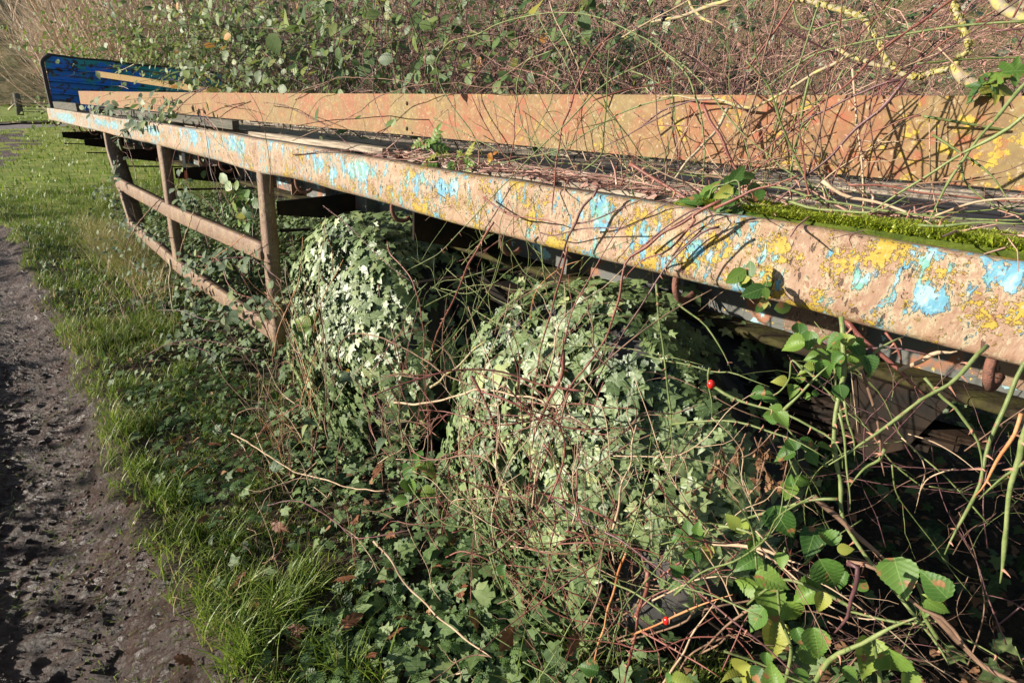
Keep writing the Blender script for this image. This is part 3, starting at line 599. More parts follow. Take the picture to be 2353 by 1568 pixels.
WH = ((.95, .98, 1.20), (2.32, .97, 1.20))
for ca, cc, b0 in WH: wheel(ca, cc, b0); wheel(ca, cc, b0+.31); 
for ca, cc, b0 in WH: tbuild(tubes(MB(), T(np.array([ca, ca]), np.array([1.3, 3.2]), cc)[None], np.full((1, 2), .06), 12), 'axle', 'black')
# deck boards, gaps where they have rotted away
rs = RS(5)
for k in range(16):
    b0 = 1.185+.145*k; spans = [(-1.8, 2.3), (2.45, 6.4), (6.5, 10.4)]
    if k == 0: spans = [(-1.8, .55), (.62, 2.0), (5.8, 9.6)]
    if k == 1: spans = [(5.6, 10.4)]
    for a0, a1 in spans:
        seg = np.arange(a0, a1, .12); wob = rs.uniform(-.006, .006); sd = rs.randint(99)
        f = lambda a, b, c, wob=wob, sd=sd: (b+(vnoise(np.stack([a*6, b*30, 0*a], -1), sd)-.5)*.012, c+wob+(vnoise(np.stack([a*3, b*8, 0*a], -1), sd+1)-.5)*.012)
        tbuild(sweep(f, rprof(b0, b0+.128, .125, .157, .004, 1), seg), 'deck_board', 'plank' if k != 1 else 'darkwood', smooth=False)  # second row takes the darker timber as shade below the beam
# headboard with pressed ribs, dark edging, clipped corner
HA = 10.62
def hb(b, c): return b, c
mb = MB(); cs = [.13, .06, -.055, -.065, -.085, -.095, -.215, -.225, -.245, -.255, -.37, -.38, -.40, -.41, -.50, -.55]
rib = {-.065: 1, -.085: 1, -.225: 1, -.245: 1, -.38: 1, -.40: 1}
bs = np.linspace(1.19, 3.45, 26); V_ = []
for c in cs:
    for b in bs:
        ctop = max(c, -.55+max(0, 1.26-b)*1.0)+.006*math.sin(b*9)*(c < -.5); V_.append((HA-(.04 if c in rib else 0)+.008*math.sin(b*5+c*7), b, ctop))
V_ = np.array(V_); ix = np.arange(len(V_)).reshape(len(cs), -1); mb.add(T(*V_.T), np.stack([ix[:-1, :-1], ix[:-1, 1:], ix[1:, 1:], ix[1:, :-1]], -1).reshape(-1, 4))
V2 = V_.copy(); V2[:, 0] = HA+.03; mb.add(T(*V2.T), np.stack([ix[:-1, :-1], ix[1:, :-1], ix[1:, 1:], ix[:-1, 1:]], -1).reshape(-1, 4))
hbo = tbuild(mb, 'headboard', 'head', smooth=False)
P = T(np.full(6, HA-.012), np.array([1.165, 1.16, 1.155, 1.155, 1.158, 1.255]), np.array([.125, 0, -.2, -.35, -.465, -.56]))
ed = MB(); Q = catmull(P, 30); tubes(ed, Q[None], np.full((1, 30), .026), 8)
Q = T(np.full(20, HA-.005), np.linspace(1.25, 3.45, 20), -.555+.006*np.sin(np.linspace(1.25, 3.45, 20)*9)); tubes(ed, Q[None], np.full((1, 20), .014), 6)
ho = tbuild(ed, 'edging', 'headedge', hbo)

# loose things lying on the bed
def beamf(a, b, c): return b, c+.007*np.sin(np.clip((a+.5)/10, 0, 1)*np.pi)
pr = [(1.45, -.119)]+[(1.45, k) for k in (-.06, 0)]+[(1.45, .044), (1.535, .044), (1.535, .036), (1.457, .036), (1.457, -.112), (1.535, -.112), (1.535, -.119)]
BM = tag(sweep(beamf, pr, np.concatenate([np.arange(-1.6, 10.25, .1), [10.26]])).build('steel_beam', MT['beam'], None, False, tc=True), 'long orange primed steel channel lying on the trailer bed in front of the bushes', 'steel beam')
for u, v in ((935, 238), (935, 296)):
    q = tcoord(at_b(u, v, 1.45)); mb = MB(); tubes(mb, T(np.array([q[0], q[0]]), np.array([1.4485, 1.455]), np.array([q[2], q[2]]))[None], np.full((1, 2), .0085), 14); mb.build('bolt_hole_disc', MT['black'], BM, tc=True)  # dark disc drawn in place of a real hole's shade
tag(box(MB(), 8.0, 8.12, 1.22, 1.44, .052, .122, jit=.004).build('timber_block', MT['darkwood'], None, False, tc=True), 'short grey sawn block propping up the orange beam near its far end', 'wood block')
tag(box(MB(), 4.2, 7.95, 1.40, 1.445, .058, .112, jit=.004).build('timber_bearer', MT['darkwood'], None, False, tc=True), 'long mossy timber lying just under the orange beam', 'timber')
tag(box(MB(), 8.6, 10.5, 1.17, 1.21, .035, .12, jit=.004).build('timber_plank', MT['darkwood'], None, False, tc=True), 'dark grey board on edge at the foot of the blue headboard', 'board')
p1, p2 = at_a(224, 170, 10.0), at_a(560, 220, 7.6); dn = nrm(p2-p1); upv = nrm(np.cross(nrm(np.cross(dn, UP)), dn)); mb = MB(); sdv = nrm(np.cross(dn, upv)); h_ = .035
cor = []
for p in (p1, p2):
    for s in (-1, 1):
        for t in (-1, 1): cor.append(p+upv*h_*s+sdv*.018*t)
cor = np.array(cor)
for f in ((0, 1, 3, 2), (4, 6, 7, 5), (0, 4, 5, 1), (2, 3, 7, 6), (0, 2, 6, 4), (1, 5, 7, 3)): mb.add(cor[list(f)], [(0, 1, 2, 3)])
tag(mb.build('wooden_batten', MT['timber'], None, False, tc=True), 'pale wooden batten sloping across the front of the blue headboard', 'batten')
# white rod with orange tape
q0 = at_b(420, 352, 1.25); q1 = at_b(425, 392, 1.25); q2 = at_b(427, 398, 1.25); q3 = at_b(428, 412, 1.25)
rod = tag(tubes(MB(), np.array([[q0, q1]]), np.full((1, 2), .011), 8).build('marker_rod', MT['white']), 'thin white rod with an orange band hanging under the rail', 'rod')
tubes(MB(), np.array([[q1, q3]]), np.full((1, 2), .017), 8).build('orange_band', MT['orange'], rod)

# ------------------------------------------------------------ gate and far post
gp = at_d(47, 262, 30.5); gz0 = gp[2]
gpost = MB(); tubes(gpost, np.array([[at_d(47, 265, 30.5), at_d(37, 215, 30.2)]]), np.array([[.16, .15]]), 8)
tag(gpost.build('gate_post', MT['darkwood']), 'stout weathered wooden gate post standing in the far field', 'post')
gst = MB(); tubes(gst, np.array([[at_d(20, 252, 30.8), at_d(38, 236, 30.4)]]), np.array([[.05, .05]]), 6)
tag(gst.build('post_strut', MT['rootpale']), 'pale slanting strut bracing the far gate post', 'strut')
groot = tag(empty('field_gate', at_d(80, 264, 31)), 'grey metal field gate hung beside the weathered post', 'gate')
for k, (v0, v1) in enumerate(((222.5, 225), (230, 232), (237, 239.5), (244, 246), (251, 252), (256.5, 258))):
    pp = np.array([[at_d(48, v0, 30.3), at_d(165, v1+1.2, 33)]]); tubes(MB(), pp, np.full((1, 2), .035 if k == 3 else .019), 6).build('rail', MT['black' if k == 3 else 'chassis'], groot)
tubes(MB(), np.array([[at_d(84, 222, 31), at_d(90, 258, 31)]]), np.full((1, 2), .018), 6).build('upright', MT['chassis'], groot)
# ------------------------------------------------------------ ground cover
def hiv(a, b): # height of the heaped ground ivy
    P = np.stack([a, b], -1); h = .03+.22*sstep(b, .75, 1.35)*(.5+fbm(P*2.5, 3, 31))*(.3+.7*sstep(a, -.1, .5))
    return h*(1-.7*sstep(b, 2.6, 4))
def put(a, b, dz=0): return G(a, b, gz(a, b)+dz)
def ivyden(a, b):
    P = np.stack([a, b], -1); n = fbm(P*2.3, 4, 21)-.5
    lim = np.interp(a, [-1, 1.2, 2.6, 4.5, 6.5, 8], [.52, .60, .78, .80, .95, 1.3])
    d = sstep(b+n*.8, lim-.15, lim+.18)
    d = np.maximum(d, .16*(b > edge_b(a)+.1)); d = d*(1-.95*(a < .8)*(b > .95)*(b < 1.35))
    d = d*(1-.93*sstep(b, 1.25, 1.6)*(a < .45)); return d*(a < 9.5)*(b < 3.6)
rs = RS(11)
def sample(n, a0, a1, b0, b1, fn, rs, pw=1.0):
    a = a0+(a1-a0)*rs.uniform(0, 1, n)**pw; b = rs.uniform(b0, b1, n); k = rs.uniform(0, 1, n) < fn(a, b); return a[k], b[k]
def verge(a, b):
    P = np.stack([a, b], -1); m = mudmask(a, b); v = 1-m
    v = v*(1-.9*ivyden(a, b)*(a < 6))*(b < 3.2+(a > 10.5)*90); v = v*np.where((b > 1.3) & (a < 10), .12, 1.0)
    return v*(.35+.65*sstep(fbm(P*3.5, 3, 41), .40, .55))*((a < 30.0) | (a > 36.8))
# grass: tufts near, blades further off
mb = MB()
a, b = sample(10500, -.4, 5, .1, 1.6, verge, rs, 1.3)
k = 7; a = np.repeat(a, k)+rs.normal(0, .02, len(a)*k); b = np.repeat(b, k)+rs.normal(0, .02, len(b)*k); n = len(a)
tall = np.repeat(rs.uniform(.5, 1.25, n//k), k)*(.55+.9*sstep(fbm(np.stack([a, b], -1)*1.6, 3, 51), .42, .62))
blades(mb, put(a, b, -.004), .088*tall*rs.uniform(.6, 1.3, n), rs.uniform(.0022, .0048, n), rs.uniform(.15, 1.1, n), rs, np.clip(rs.normal(.52, .27, n), 0, 1))
a, b = sample(60000, 4.4, 13, .1, 3.4, verge, rs, 1.2); n = len(a)
blades(mb, put(a, b, -.004), .085*rs.uniform(.5, 1.3, n)*(1+1.2*sstep(b, .9, 1.4)*(a < 11)), rs.uniform(.004, .008, n), rs.uniform(.2, 1.2, n), rs, np.clip(rs.normal(.5, .3, n), 0, 1), 3)
for (u_, v_, q, hh) in ((650, 1420, 170, .2), (700, 1330, 120, .16), (560, 1530, 120, .17), (400, 1150, 160, .13), (330, 1080, 110, .12), (450, 1230, 110, .12), (740, 1500, 90, .15), (420, 860, 120, .12), (290, 900, 110, .12), (540, 1250, 90, .13), (830, 1560, 70, .15), (370, 760, 110, .12), (600, 1120, 60, .12)):
    aa, bb = ab(at_z(u_, v_)); a = aa+rs.normal(0, .045, q); b = bb+rs.normal(0, .04, q)
    blades(mb, put(a, b, -.004), hh*.85*rs.uniform(.4, 1.25, q), rs.uniform(.0028, .0055, q), rs.uniform(.2, 1.0, q), rs, np.clip(rs.normal(.5, .18, q), 0, .84))
# tussock of long straw grass beside the trailer's far posts
a = rs.normal(6.9, .8, 5200); b = rs.normal(.98, .10, 5200); k = (b > .6) & (a > 5); a, b = a[k], b[k]; n = len(a)
blades(mb, put(a, b), rs.uniform(.14, .34, n), rs.uniform(.003, .006, n), rs.uniform(.3, 1.1, n), rs, rs.choice([.3, .5, .85, .95, 1], n), 4)
a, b = sample(60000, 12, 44, -14, 18, verge, rs, 1.3); n = len(a)
blades(mb, put(a, b), .10*rs.uniform(.5, 1.5, n), rs.uniform(.012, .03, n), rs.uniform(.2, .9, n), rs, np.clip(rs.normal(.4, .22, n), 0, 1), 2)
# sparse tufts on the left ridge of the track
a, b = sample(1500, .6, 6, -1.9, .1, lambda a, b: np.exp(-((edge_b(a)-b-1.0)/.18)**2)*.8+.01, rs); k = 5; a = np.repeat(a, k)+rs.normal(0, .015, len(a)*k); b = np.repeat(b, k)+rs.normal(0, .015, len(b)*k); n = len(a)
blades(mb, put(a, b, -.003), .035*rs.uniform(.4, 1.4, n), rs.uniform(.002, .004, n), rs.uniform(.4, 1.5, n), rs, np.clip(rs.normal(.3, .35, n), 0, 1))
a, b = sample(30000, .3, 6, -1.6, .32, lambda a, b: mudmask(a, b)*(.3+.7*(fbm(np.stack([a, b], -1)*5, 2, 63) > .5)), rs, 1.2); n = len(a); P0 = put(a, b, .0)
u_ = np.array([[1, 0, .1], [.3, .9, 0], [-.8, .55, .15], [-.75, -.6, 0], [.35, -.95, .1], [0, .1, .85], [.1, 0, -.6]]); f_ = np.array([[0, 1, 5], [1, 2, 5], [2, 3, 5], [3, 4, 5], [4, 0, 5], [1, 0, 6], [2, 1, 6], [3, 2, 6], [4, 3, 6], [0, 4, 6]])
mc = MB(); inst(mc, u_, f_, u_[:, :2], frames(UP+rdir(rs, n)*.6, rdir(rs, n), .0018+.0075*rs.uniform(0, 1, n)**4)*(1+.5*rs.uniform(size=(n, 1, 3))), P0, rs.uniform(0, 1, n)); tag(mc.build('mud_crumbs', MT['mud'], origin=np.zeros(3)), kind='stuff')
# trodden shreds of grass lying in the mud
a, b = sample(9000, .4, 6, -1.5, .3, lambda a, b: mudmask(a, b)*(.1+.9*sstep(fbm(np.stack([a, b], -1)*4, 3, 61), .5, .6)), rs); n = len(a)
blades(mb, put(a, b, .002), .014*rs.uniform(.4, 1.5, n), rs.uniform(.0015, .003, n), rs.uniform(1.5, 4, n), rs, np.clip(rs.normal(.55, .3, n), 0, 1))
tag(mb.build('verge_grass', MT['grass'], origin=np.zeros(3)), kind='stuff')
mb = MB(); n = 60000; x = rs.uniform(-150, 20, n); y = rs.uniform(34, 190, n); k = (np.abs(x) < y*1.3) & (np.hypot(x, y) > 62); x, y = x[k], y[k]; n = len(x); A_, B_ = ab(np.stack([x, y, 0*x], -1))
tuf = fbm(np.stack([x, y], -1)*.5, 3, 77); P = np.stack([x, y, gz(A_, B_)+hillz(x, y)-.05], -1)
blades(mb, P, rs.uniform(.2, .55, n)*(.3+1.4*sstep(tuf, .42, .6)), rs.uniform(.06, .16, n), rs.uniform(.2, .9, n), rs, np.clip(tuf*1.6-.4+rs.normal(0, .15, n), 0, 1), 2)
tag(mb.build('hill_grass', MT['hillgrass'], origin=np.zeros(3)), kind='stuff')
# ivy over the ground
mb = MB(); a, b = sample(30000, -.5, 9.5, .25, 3.3, ivyden, rs, 1.35); n = len(a)
h = hiv(a, b); up = np.stack([rs.normal(0, .45, n), rs.normal(0, .45, n), np.ones(n)], -1)-.45*YH
sz = .036*np.minimum(np.exp(rs.normal(0, .35, n)), 1.7)*(1+.3*(a < 1.5)); leaves(mb, IVY, put(a, b, h*rs.uniform(.25, 1.05, n)+.012), up, rdir(rs, n)-.4*UP-.4*YH, sz, np.clip(rs.normal(.42, .22, n), 0, 1))
tag(mb.build('ground_ivy', MT['groundivy'], origin=np.zeros(3)), kind='stuff')
# feathery low herbs and small weeds
mb = MB(); a, b = sample(6500, -.3, 3.6, .3, 1.1, lambda a, b: (1-mudmask(a, b))*(sstep(fbm(np.stack([a, b], -1)*2.0, 3, 71), .45, .56)*.55+.08)*(1-.5*sstep(b, .8, 1.0)), rs, 1.2); n = len(a)
up = np.stack([rs.normal(0, .35, n), rs.normal(0, .35, n), np.ones(n)], -1); leaves(mb, FERN, put(a, b, rs.uniform(.01, .07, n)), up, rdir(rs, n)*[1, 1, .4], rs.uniform(.018, .045, n), rs.uniform(0, 1, n))
tag(mb.build('low_herbs', MT['herb'], origin=np.zeros(3)), kind='stuff')
# leaf litter: shrivelled brown bits under and beside the trailer
mb = MB(); a, b = sample(7000, -.8, 6, .3, 3, lambda a, b: (1-mudmask(a, b))*np.where((b > 1.3) & (a < .6), .9, .18), rs); n = len(a)
up = np.stack([rs.normal(0, .5, n), rs.normal(0, .5, n), np.ones(n)], -1); leaves(mb, IVY2, put(a, b, hiv(a, b)*rs.uniform(.3, .9, n)+.01), up, rdir(rs, n), rs.uniform(.015, .04, n), rs.uniform(0, 1, n))
tag(mb.build('leaf_litter', MT['shrivel'], origin=np.zeros(3)), kind='stuff')
# fallen oak leaves: one by one
OM = MB(); tv, tf, tl = OAK; OM.add(tv, tf, np.c_[tl, np.full(len(tl), .45)])
o0 = None; spots = [(1130, 1325), (655, 1210), (768, 1325), (915, 1415), (925, 1440), (650, 1530), (845, 1500), (435, 1500), (1010, 1300), (505, 1020), (545, 1075), (610, 1080), (1095, 1440), (665, 1360), (160, 1265), (1840, 1020), (1015, 1005), (370, 915), (425, 1085), (735, 1030), (560, 1310), (905, 1230), (480, 1180), (300, 1130), (45, 870), (880, 1330), (820, 1190), (960, 1480), (1060, 1370), (590, 1400), (500, 1350), (400, 1010), (690, 1000), (1220, 1400), (780, 1440), (350, 1250), (470, 930), (1000, 1230), (860, 1110), (1305, 1520), (700, 1440), (1180, 1450)]
olab = ['curled brown oak leaf']*0
for i, (u, v) in enumerate(spots):
    p = at_z(u, v, .05); aa, bb = ab(p); p = G(aa, bb, float(gz(aa, bb))+float(hiv(aa, bb))*.8+.03 if bb > .3 else float(gz(aa, bb))+.012)
    r = RS(100+i)
    if o0 is None: o0 = OM.build('oak_leaf', MT['oak'], None, origin=np.zeros(3)); o = o0
    else: o = o0.copy(); C.objects.link(o)
    o.location = p; s = .075*r.uniform(.75, 1.2)*(1.0 if u > 300 else .6); o.scale = (s, s, s); o.rotation_euler = (r.uniform(-.7, .7)+.3, r.uniform(-.7, .7), r.uniform(0, 6.28))
    tag(o, 'curled brown oak leaf fallen among the grass and ivy of the verge', 'leaf', 'fallen oak leaves')
for u, v in ((160, 1265), ): pass

# ------------------------------------------------------------ ivy over the wheels
def ivy_mound(ca, cc, b0, n, size, seed, bare, name, label, spill=.0):
    rs = RS(seed); R0 = .535
    root = tag(empty(name, G(*ab(T(ca, b0, 1.5)), 0.0)), label, 'ivy'); mb = MB(); st = MB()
    # outer face
    n1 = int(n*.62); ang = rs.uniform(0, 2*np.pi, n1); r = np.sqrt(rs.uniform(0, 1, n1))*(R0+.05); A_ = ca+r*np.cos(ang); Cc = cc+r*np.sin(ang)
    bulge = .09*(1-(r/R0)**4)+.05*fbm(np.stack([A_*6, Cc*6], -1), 3, seed)+.03*(Cc > cc)*(Cc-cc)*3
    clump = (vnoise(np.stack([A_*11, Cc*11], -1), seed+9)-.35)*.09; B_ = b0-bulge*rs.uniform(.3, 1.2, n1)+.02-clump; B_ = np.where(r > R0-.02, B_+.05*rs.uniform(0, 1, n1), B_)
    N = -AY*1.0+0*A_[:, None]; N = N+((A_-ca)/R0)[:, None]*AX*.5-((Cc-cc)/R0)[:, None]*AZ*.7
    # tread and tops of both tyres
    n2 = n-n1; an2 = np.where(rs.uniform(0, 1, n2) < .72, rs.uniform(-np.pi*.98, -.02, n2), rs.uniform(-.1, 1.2, n2)); B2_ = b0+rs.uniform(0, 1, n2)**1.3*.62; rr = R0+.005+.028*rs.uniform(0, 1, n2)*(1+fbm(np.stack([an2*3, B2_*5], -1), 3, seed+1))
    A3 = ca+rr*np.cos(an2); C3 = cc+rr*np.sin(an2); N2 = np.cos(an2)[:, None]*AX-np.sin(an2)[:, None]*AZ-.35*AY
    A_ = np.r_[A_, A3]; B_ = np.r_[B_, B2_]; Cc = np.r_[Cc, C3]; N = np.vstack([N, N2]); P = T(A_, B_, Cc)
    keep = rs.uniform(0, 1, n) > bare(A_, B_, Cc); keep &= P[:, 2] > .03; P = P[keep]; N = N[keep]; m = len(P); A_, B_, Cc = A_[keep], B_[keep], Cc[keep]
    big = vnoise(np.stack([A_*4, B_*4, Cc*4], -1), seed+3)
    szz = size*np.minimum(np.exp(rs.normal(-.12, .30, m)), 1.5)*(.8+.45*big); tipd = -UP*1.0-AX*.1+rdir(rs, m)*.75
    leaves(mb, IVYB if size > .045 else IVY, P, nrm(N)+rdir(rs, m)*.34+UP*.25, tipd, szz, np.clip(.30+.4*big+rs.normal(0, .17, m), 0, 1))
    mb.build('leaves', MT['ivy'], root)
    # creeping stems
    K = 26; a_ = ca+rs.uniform(-.45, .45, K); pts = []
    for i in range(K):
        x = a_[i]; c = cc+.5; q = []
        for j in range(9): q.append((x, b0-.02-.03*rs.uniform(), c)); x += rs.normal(0, .07); c -= rs.uniform(.06, .12)
        q = np.array(q); q[:, 1] += np.where(np.hypot(q[:, 0]-ca, q[:, 2]-cc) > R0, .1, 0); pts.append(catmull(T(*q.T), 24))
    tubes(st, np.array(pts), np.full((K, 24), .0028), 5).build('stems', MT['brown_cane'], root)
    return root
def bare2(a, b, c):
    dx = a-.95; x = np.zeros_like(a)+.05
    near = (a < .62)*(b > 1.22)                       # the tread on our side is nearly bare
    x = np.where(near, .80, x); x = np.where((b > 1.38), .86, x)
    x = np.where((b < 1.32) & (np.hypot(dx, c-.98) > .47) & (c < .75) & (a > .75), .35, x)
    x = np.where((c > .98) & (a < .64), .93, x); x = np.where((np.hypot((a-.56)/.15, (c-1.24)/.30) < 1), .975, x)
    x = np.where(np.hypot((a-.98)/.13, (c-.50)/.05) < 1, .75, x)
    return np.maximum(x, np.where(fbm(np.stack([a*5, b*5, c*5], -1), 3, 91) > .59, .88, 0))
def bare1(a, b, c):
    x = np.zeros_like(a)+.03; x = np.where((a < 2.05)*(b > 1.25)*(c > .55), .85, x)
    return np.maximum(x, np.where(fbm(np.stack([a*5, b*5, c*5], -1), 3, 95) > .62, .85, 0))
ivy_mound(.95, .98, 1.20, 7200, .046, 1, bare2, 'wheel_ivy', 'large-leaved ivy over the nearer trailer wheel, black tyre showing through')
ivy_mound(2.32, .97, 1.20, 9500, .040, 2, bare1, 'wheel_ivy', 'dense pale ivy heap hiding the wheel next to the rusty side guard')
# moss along the deck edge
mb = MB(); rs = RS(8); n = 90000; a = rs.uniform(-.6, .62, n); b = 1.135+rs.uniform(0, 1, n)*.155*(1-.6*sstep(a, .1, .62)); hgt = .004+.022*fbm(np.stack([a*9, b*20], -1), 3, 3)
k = rs.uniform(0, 1, n) < .6+sstep(fbm(np.stack([a*6, b*16], -1), 3, 5), .36, .46); a, b, hgt = a[k], b[k], hgt[k]; n = len(a)
blades(mb, T(a, b, .124-hgt*rs.uniform(.1, 1, n)), rs.uniform(.006, .014, n), rs.uniform(.0014, .0028, n), rs.uniform(.3, 2.2, n), rs, rs.uniform(0, 1, n), 2)
tag(mb.build('moss', MT['moss'], origin=T(0, 1.15, .14)), kind='stuff')
P = []
mb = MB(); A_ = np.arange(-1.3, .7, .03); mb = sweep(lambda a, b, c: (b, c-.012*fbm(np.stack([a*9, b*20], -1), 3, 3)*(c < .14)), [(1.13, .131), (1.15, .125), (1.23, .122), (1.29, .13), (1.29, .16), (1.18, .16)], A_)
tag(mb.build('moss_bed', MT['mossbase'], origin=T(0, 1.15, .16)), kind='stuff')
# litter on the deck: twigs and bits
mb = MB(); n = 420; a = rs.uniform(-1, 2.0, n); b = rs.uniform(1.15, 1.32, n); P0 = T(a, b, .118-rs.uniform(0, .02, n)); d = rdir(rs, n)*[1, 1, .25]; ln = rs.uniform(.04, .22, n)[:, None]
tubes(mb, np.stack([P0, P0+d*ln*.5+rdir(rs, n)*.008, P0+d*ln], 1), rs.uniform(.0008, .0028, n)[:, None]*[[1, .9, .5]], 4, lv=rs.uniform(0, 1, n))
leaves(mb, IVY2, T(rs.uniform(-1, 2, 800), rs.uniform(1.17, 1.32, 800), .118), np.tile(UP, (800, 1))+rdir(rs, 800)*.5, rdir(rs, 800), rs.uniform(.012, .035, 800), rs.uniform(0, 1, 800))
tag(mb.build('deck_litter', MT['twig'], origin=T(1, 1.3, .13)), kind='stuff')
# ------------------------------------------------------------ background growth
def wander(rs, P0, d0, L, M, curl, droop=0., up=0.):
    N = len(P0); P = np.zeros((N, M, 3)); P[:, 0] = P0; d = nrm(d0); st = (np.asarray(L)/(M-1)).reshape(-1, 1)
    for j in range(1, M):
        d = nrm(d+rs.normal(size=(N, 3))*curl-UP*droop+UP*up); P[:, j] = P[:, j-1]+d*st
    return P
def stems_leaves(rs, P, every, tmpl, mb, size, rnd, face=None, jit=.5, start=.3, prob=1.):
    N, M, _ = P.shape; sel = np.arange(int(M*start), M, every); Q = P[:, sel].reshape(-1, 3); Q = Q[rs.uniform(size=len(Q)) < prob]; n = len(Q)
    nv = (face if face is not None else np.array([0, 0, 1.]))+rdir(rs, n)*jit; dv = rdir(rs, n)-.3*UP
    leaves(mb, tmpl, Q+rdir(rs, n)*.02, nv, dv, size*rs.uniform(.55, 1.3, n), np.clip(rnd+rs.normal(0, .22, n), 0, 1))
FACE = nrm(SUNV*.8+UP*.5-np.array([0, .6, 0]))
# bare pale shrubs beyond the trailer: three forms, each copied
def make_shrub(seed, ns=34, H=5.0):
    rs = RS(seed); P0 = np.stack([rs.normal(0, .28, ns), rs.normal(0, .28, ns), np.zeros(ns)], -1); d = np.stack([rs.normal(-.1, .38, ns), rs.normal(0, .38, ns), np.ones(ns)], -1)
    P = wander(rs, P0, d, rs.uniform(.6, 1.1, ns)*H, 14, .055, 0, .02); mb = MB(); r0 = rs.uniform(.014, .038, ns)[:, None]
    tubes(mb, P, r0*np.linspace(1, .25, 14), 4, lv=rs.uniform(0, 1, ns))
    for lev, (cnt, L0, r1) in enumerate(((7, 1.6, .009), (9, .7, .0045))):
        ii = rs.randint(0, len(P), ns*cnt*(1 if lev == 0 else 3)); jj = rs.randint(4 if lev == 0 else 2, P.shape[1], len(ii)); Q0 = P[ii, jj]; dd_ = nrm(P[ii, jj]-P[ii, jj-1])+rdir(rs, len(ii))*.55
        Q = wander(rs, Q0, dd_, rs.uniform(.3, 1, len(ii))*L0, 7, .12, 0, .04); tubes(mb, Q, np.full((len(ii), 1), r1)*np.linspace(1, .35, 7), 3, lv=rs.uniform(0, 1, len(ii)))
        if lev == 0: P = Q
    return mb
protos = []
for k in range(3): protos.append(make_shrub(40+k).build('bare_shrub', MT['shrubstem'], None, origin=np.zeros(3)))
spots = [(215, 19), (240, 17), (275, 20), (310, 17), (350, 19), (390, 16), (235, 27), (270, 26), (225, 25), (310, 27), (390, 19), (440, 23), (500, 17), (560, 21), (640, 18), (720, 24), (820, 19), (920, 23), (1040, 18), (1180, 22), (1330, 18), (1480, 23)]
used = set()
for i, (u, d) in enumerate(spots):
    r = ray(u, 208); p = EYE+r*d; q = i % 3; o = protos[q]
    if q in used: o = protos[q].copy(); C.objects.link(o)
    used.add(q); aa, bb = ab(p); o.location = (p[0], p[1], float(gz(aa, bb))); s = 1.0+.25*math.sin(i*2.7); o.scale = (s, s, s); o.rotation_euler = (0, 0, i*1.9)
    tag(o, 'bare leafless shrub with pale orange stems on the bank behind the trailer', 'shrub', 'bare shrubs on the bank')
# brown hedge thicket further back
rs = RS(60); n = 3600; mb = MB(); a = rs.uniform(1.2, 11, n); b = rs.uniform(4.2, 8.5, n); P0 = G(a, b, rs.uniform(.0, 2.8, n)); P = wander(rs, P0, rdir(rs, n)+UP*.6, rs.uniform(.5, 1.6, n), 8, .22)
tubes(mb, P, rs.uniform(.0015, .006, n)[:, None]*np.linspace(1, .4, 8), 3, lv=rs.uniform(0, 1, n)); tag(mb.build('brown_undergrowth', MT['twig'], origin=np.zeros(3)), kind='stuff')
# leafy bramble bushes growing over the back of the trailer
def bush(a0, a1, b0, b1, z0, z1, ns, lf, size, seed, name, label, mat, every=2, shade=.45, tm=None, stem='purple_cane', cat='bush', prob=1.):
    rs = RS(seed); a = rs.uniform(a0, a1, ns); b = rs.uniform(b0, b1, ns); P0 = G(a, b, rs.uniform(z0, z0+(z1-z0)*.45, ns)); d = UP*1.0+rdir(rs, ns)*.7-YH*.25
    P = wander(rs, P0, d, rs.uniform(.5, 1.0, ns)*(z1-z0)*1.1, 16, .11, .045); root = tag(empty(name, G((a0+a1)/2, (b0+b1)/2, 0.)), label, cat)
    st = MB(); tubes(st, P, rs.uniform(.0016, .0036, ns)[:, None]*np.linspace(1, .45, 16), 4, lv=rs.uniform(0, 1, ns))
    ii = rs.randint(0, ns, ns*3); jj = rs.randint(4, 15, ns*3); Q = wander(rs, P[ii, jj], rdir(rs, ns*3)+UP*.2, rs.uniform(.1, .4, ns*3), 7, .2, .05); tubes(st, Q, np.full((ns*3, 7), .0012), 3, lv=rs.uniform(0, 1, ns*3))
    st.build('stems', MT[stem], root); mb = MB()
    stems_leaves(rs, P, every, tm or SMALL, mb, size, shade, FACE, .6, .25, prob*lf); stems_leaves(rs, Q, 2, tm or SMALL, mb, size, shade, FACE, .6, .2, prob*lf)
    mb.build('leaves', MT[mat], root); return root
bush(3.0, 5.6, 1.9, 2.9, 1.2, 2.5, 130, .62, .078, 70, 'bramble_bush', 'leafy bramble bush with yellowing leaves spilling over the middle of the trailer', 'bushleaf', 2, .45)
bush(5.0, 7.4, 2.2, 3.2, 1.2, 2.7, 190, .85, .07, 71, 'bramble_bush', 'green bramble bush over the far part of the bed beside the blue headboard', 'bushleaf', 2, .5)
bush(1.7, 3.2, 1.85, 2.6, 1.2, 2.3, 80, .55, .062, 72, 'bramble_bush', 'dark green bramble bush above the two bolt holes of the orange beam', 'bushleaf', 2, .3)
bush(12, 15.5, 2.8, 4.0, .4, 3.1, 230, 1, .085, 73, 'privet_bush', 'bright green glossy bush behind the top of the blue headboard', 'brightleaf', 1, .5)
bush(2.5, 8, 4.6, 6.0, .3, 3.2, 170, .6, .09, 78, 'shade_bush', 'leaf mass coloured dark to give shaded depth behind all the brambles', 'shadeleaf', 1, .5)  # added so that dark depth shows between the brambles
bush(3.0, 9.0, 3.6, 5.2, .3, 3.2, 240, .5, .065, 74, 'bramble_bush', 'shaded bramble bush behind the leafy ones, mostly bare stems', 'bushleaf', 2, .3, stem='brown_cane')
bush(1.3, 3.0, 3.8, 4.8, .3, 3.4, 110, .6, .06, 75, 'bramble_bush', 'dark evergreen bush behind the reddish tangle of dead twigs', 'ivy', 1, .35, IVY)
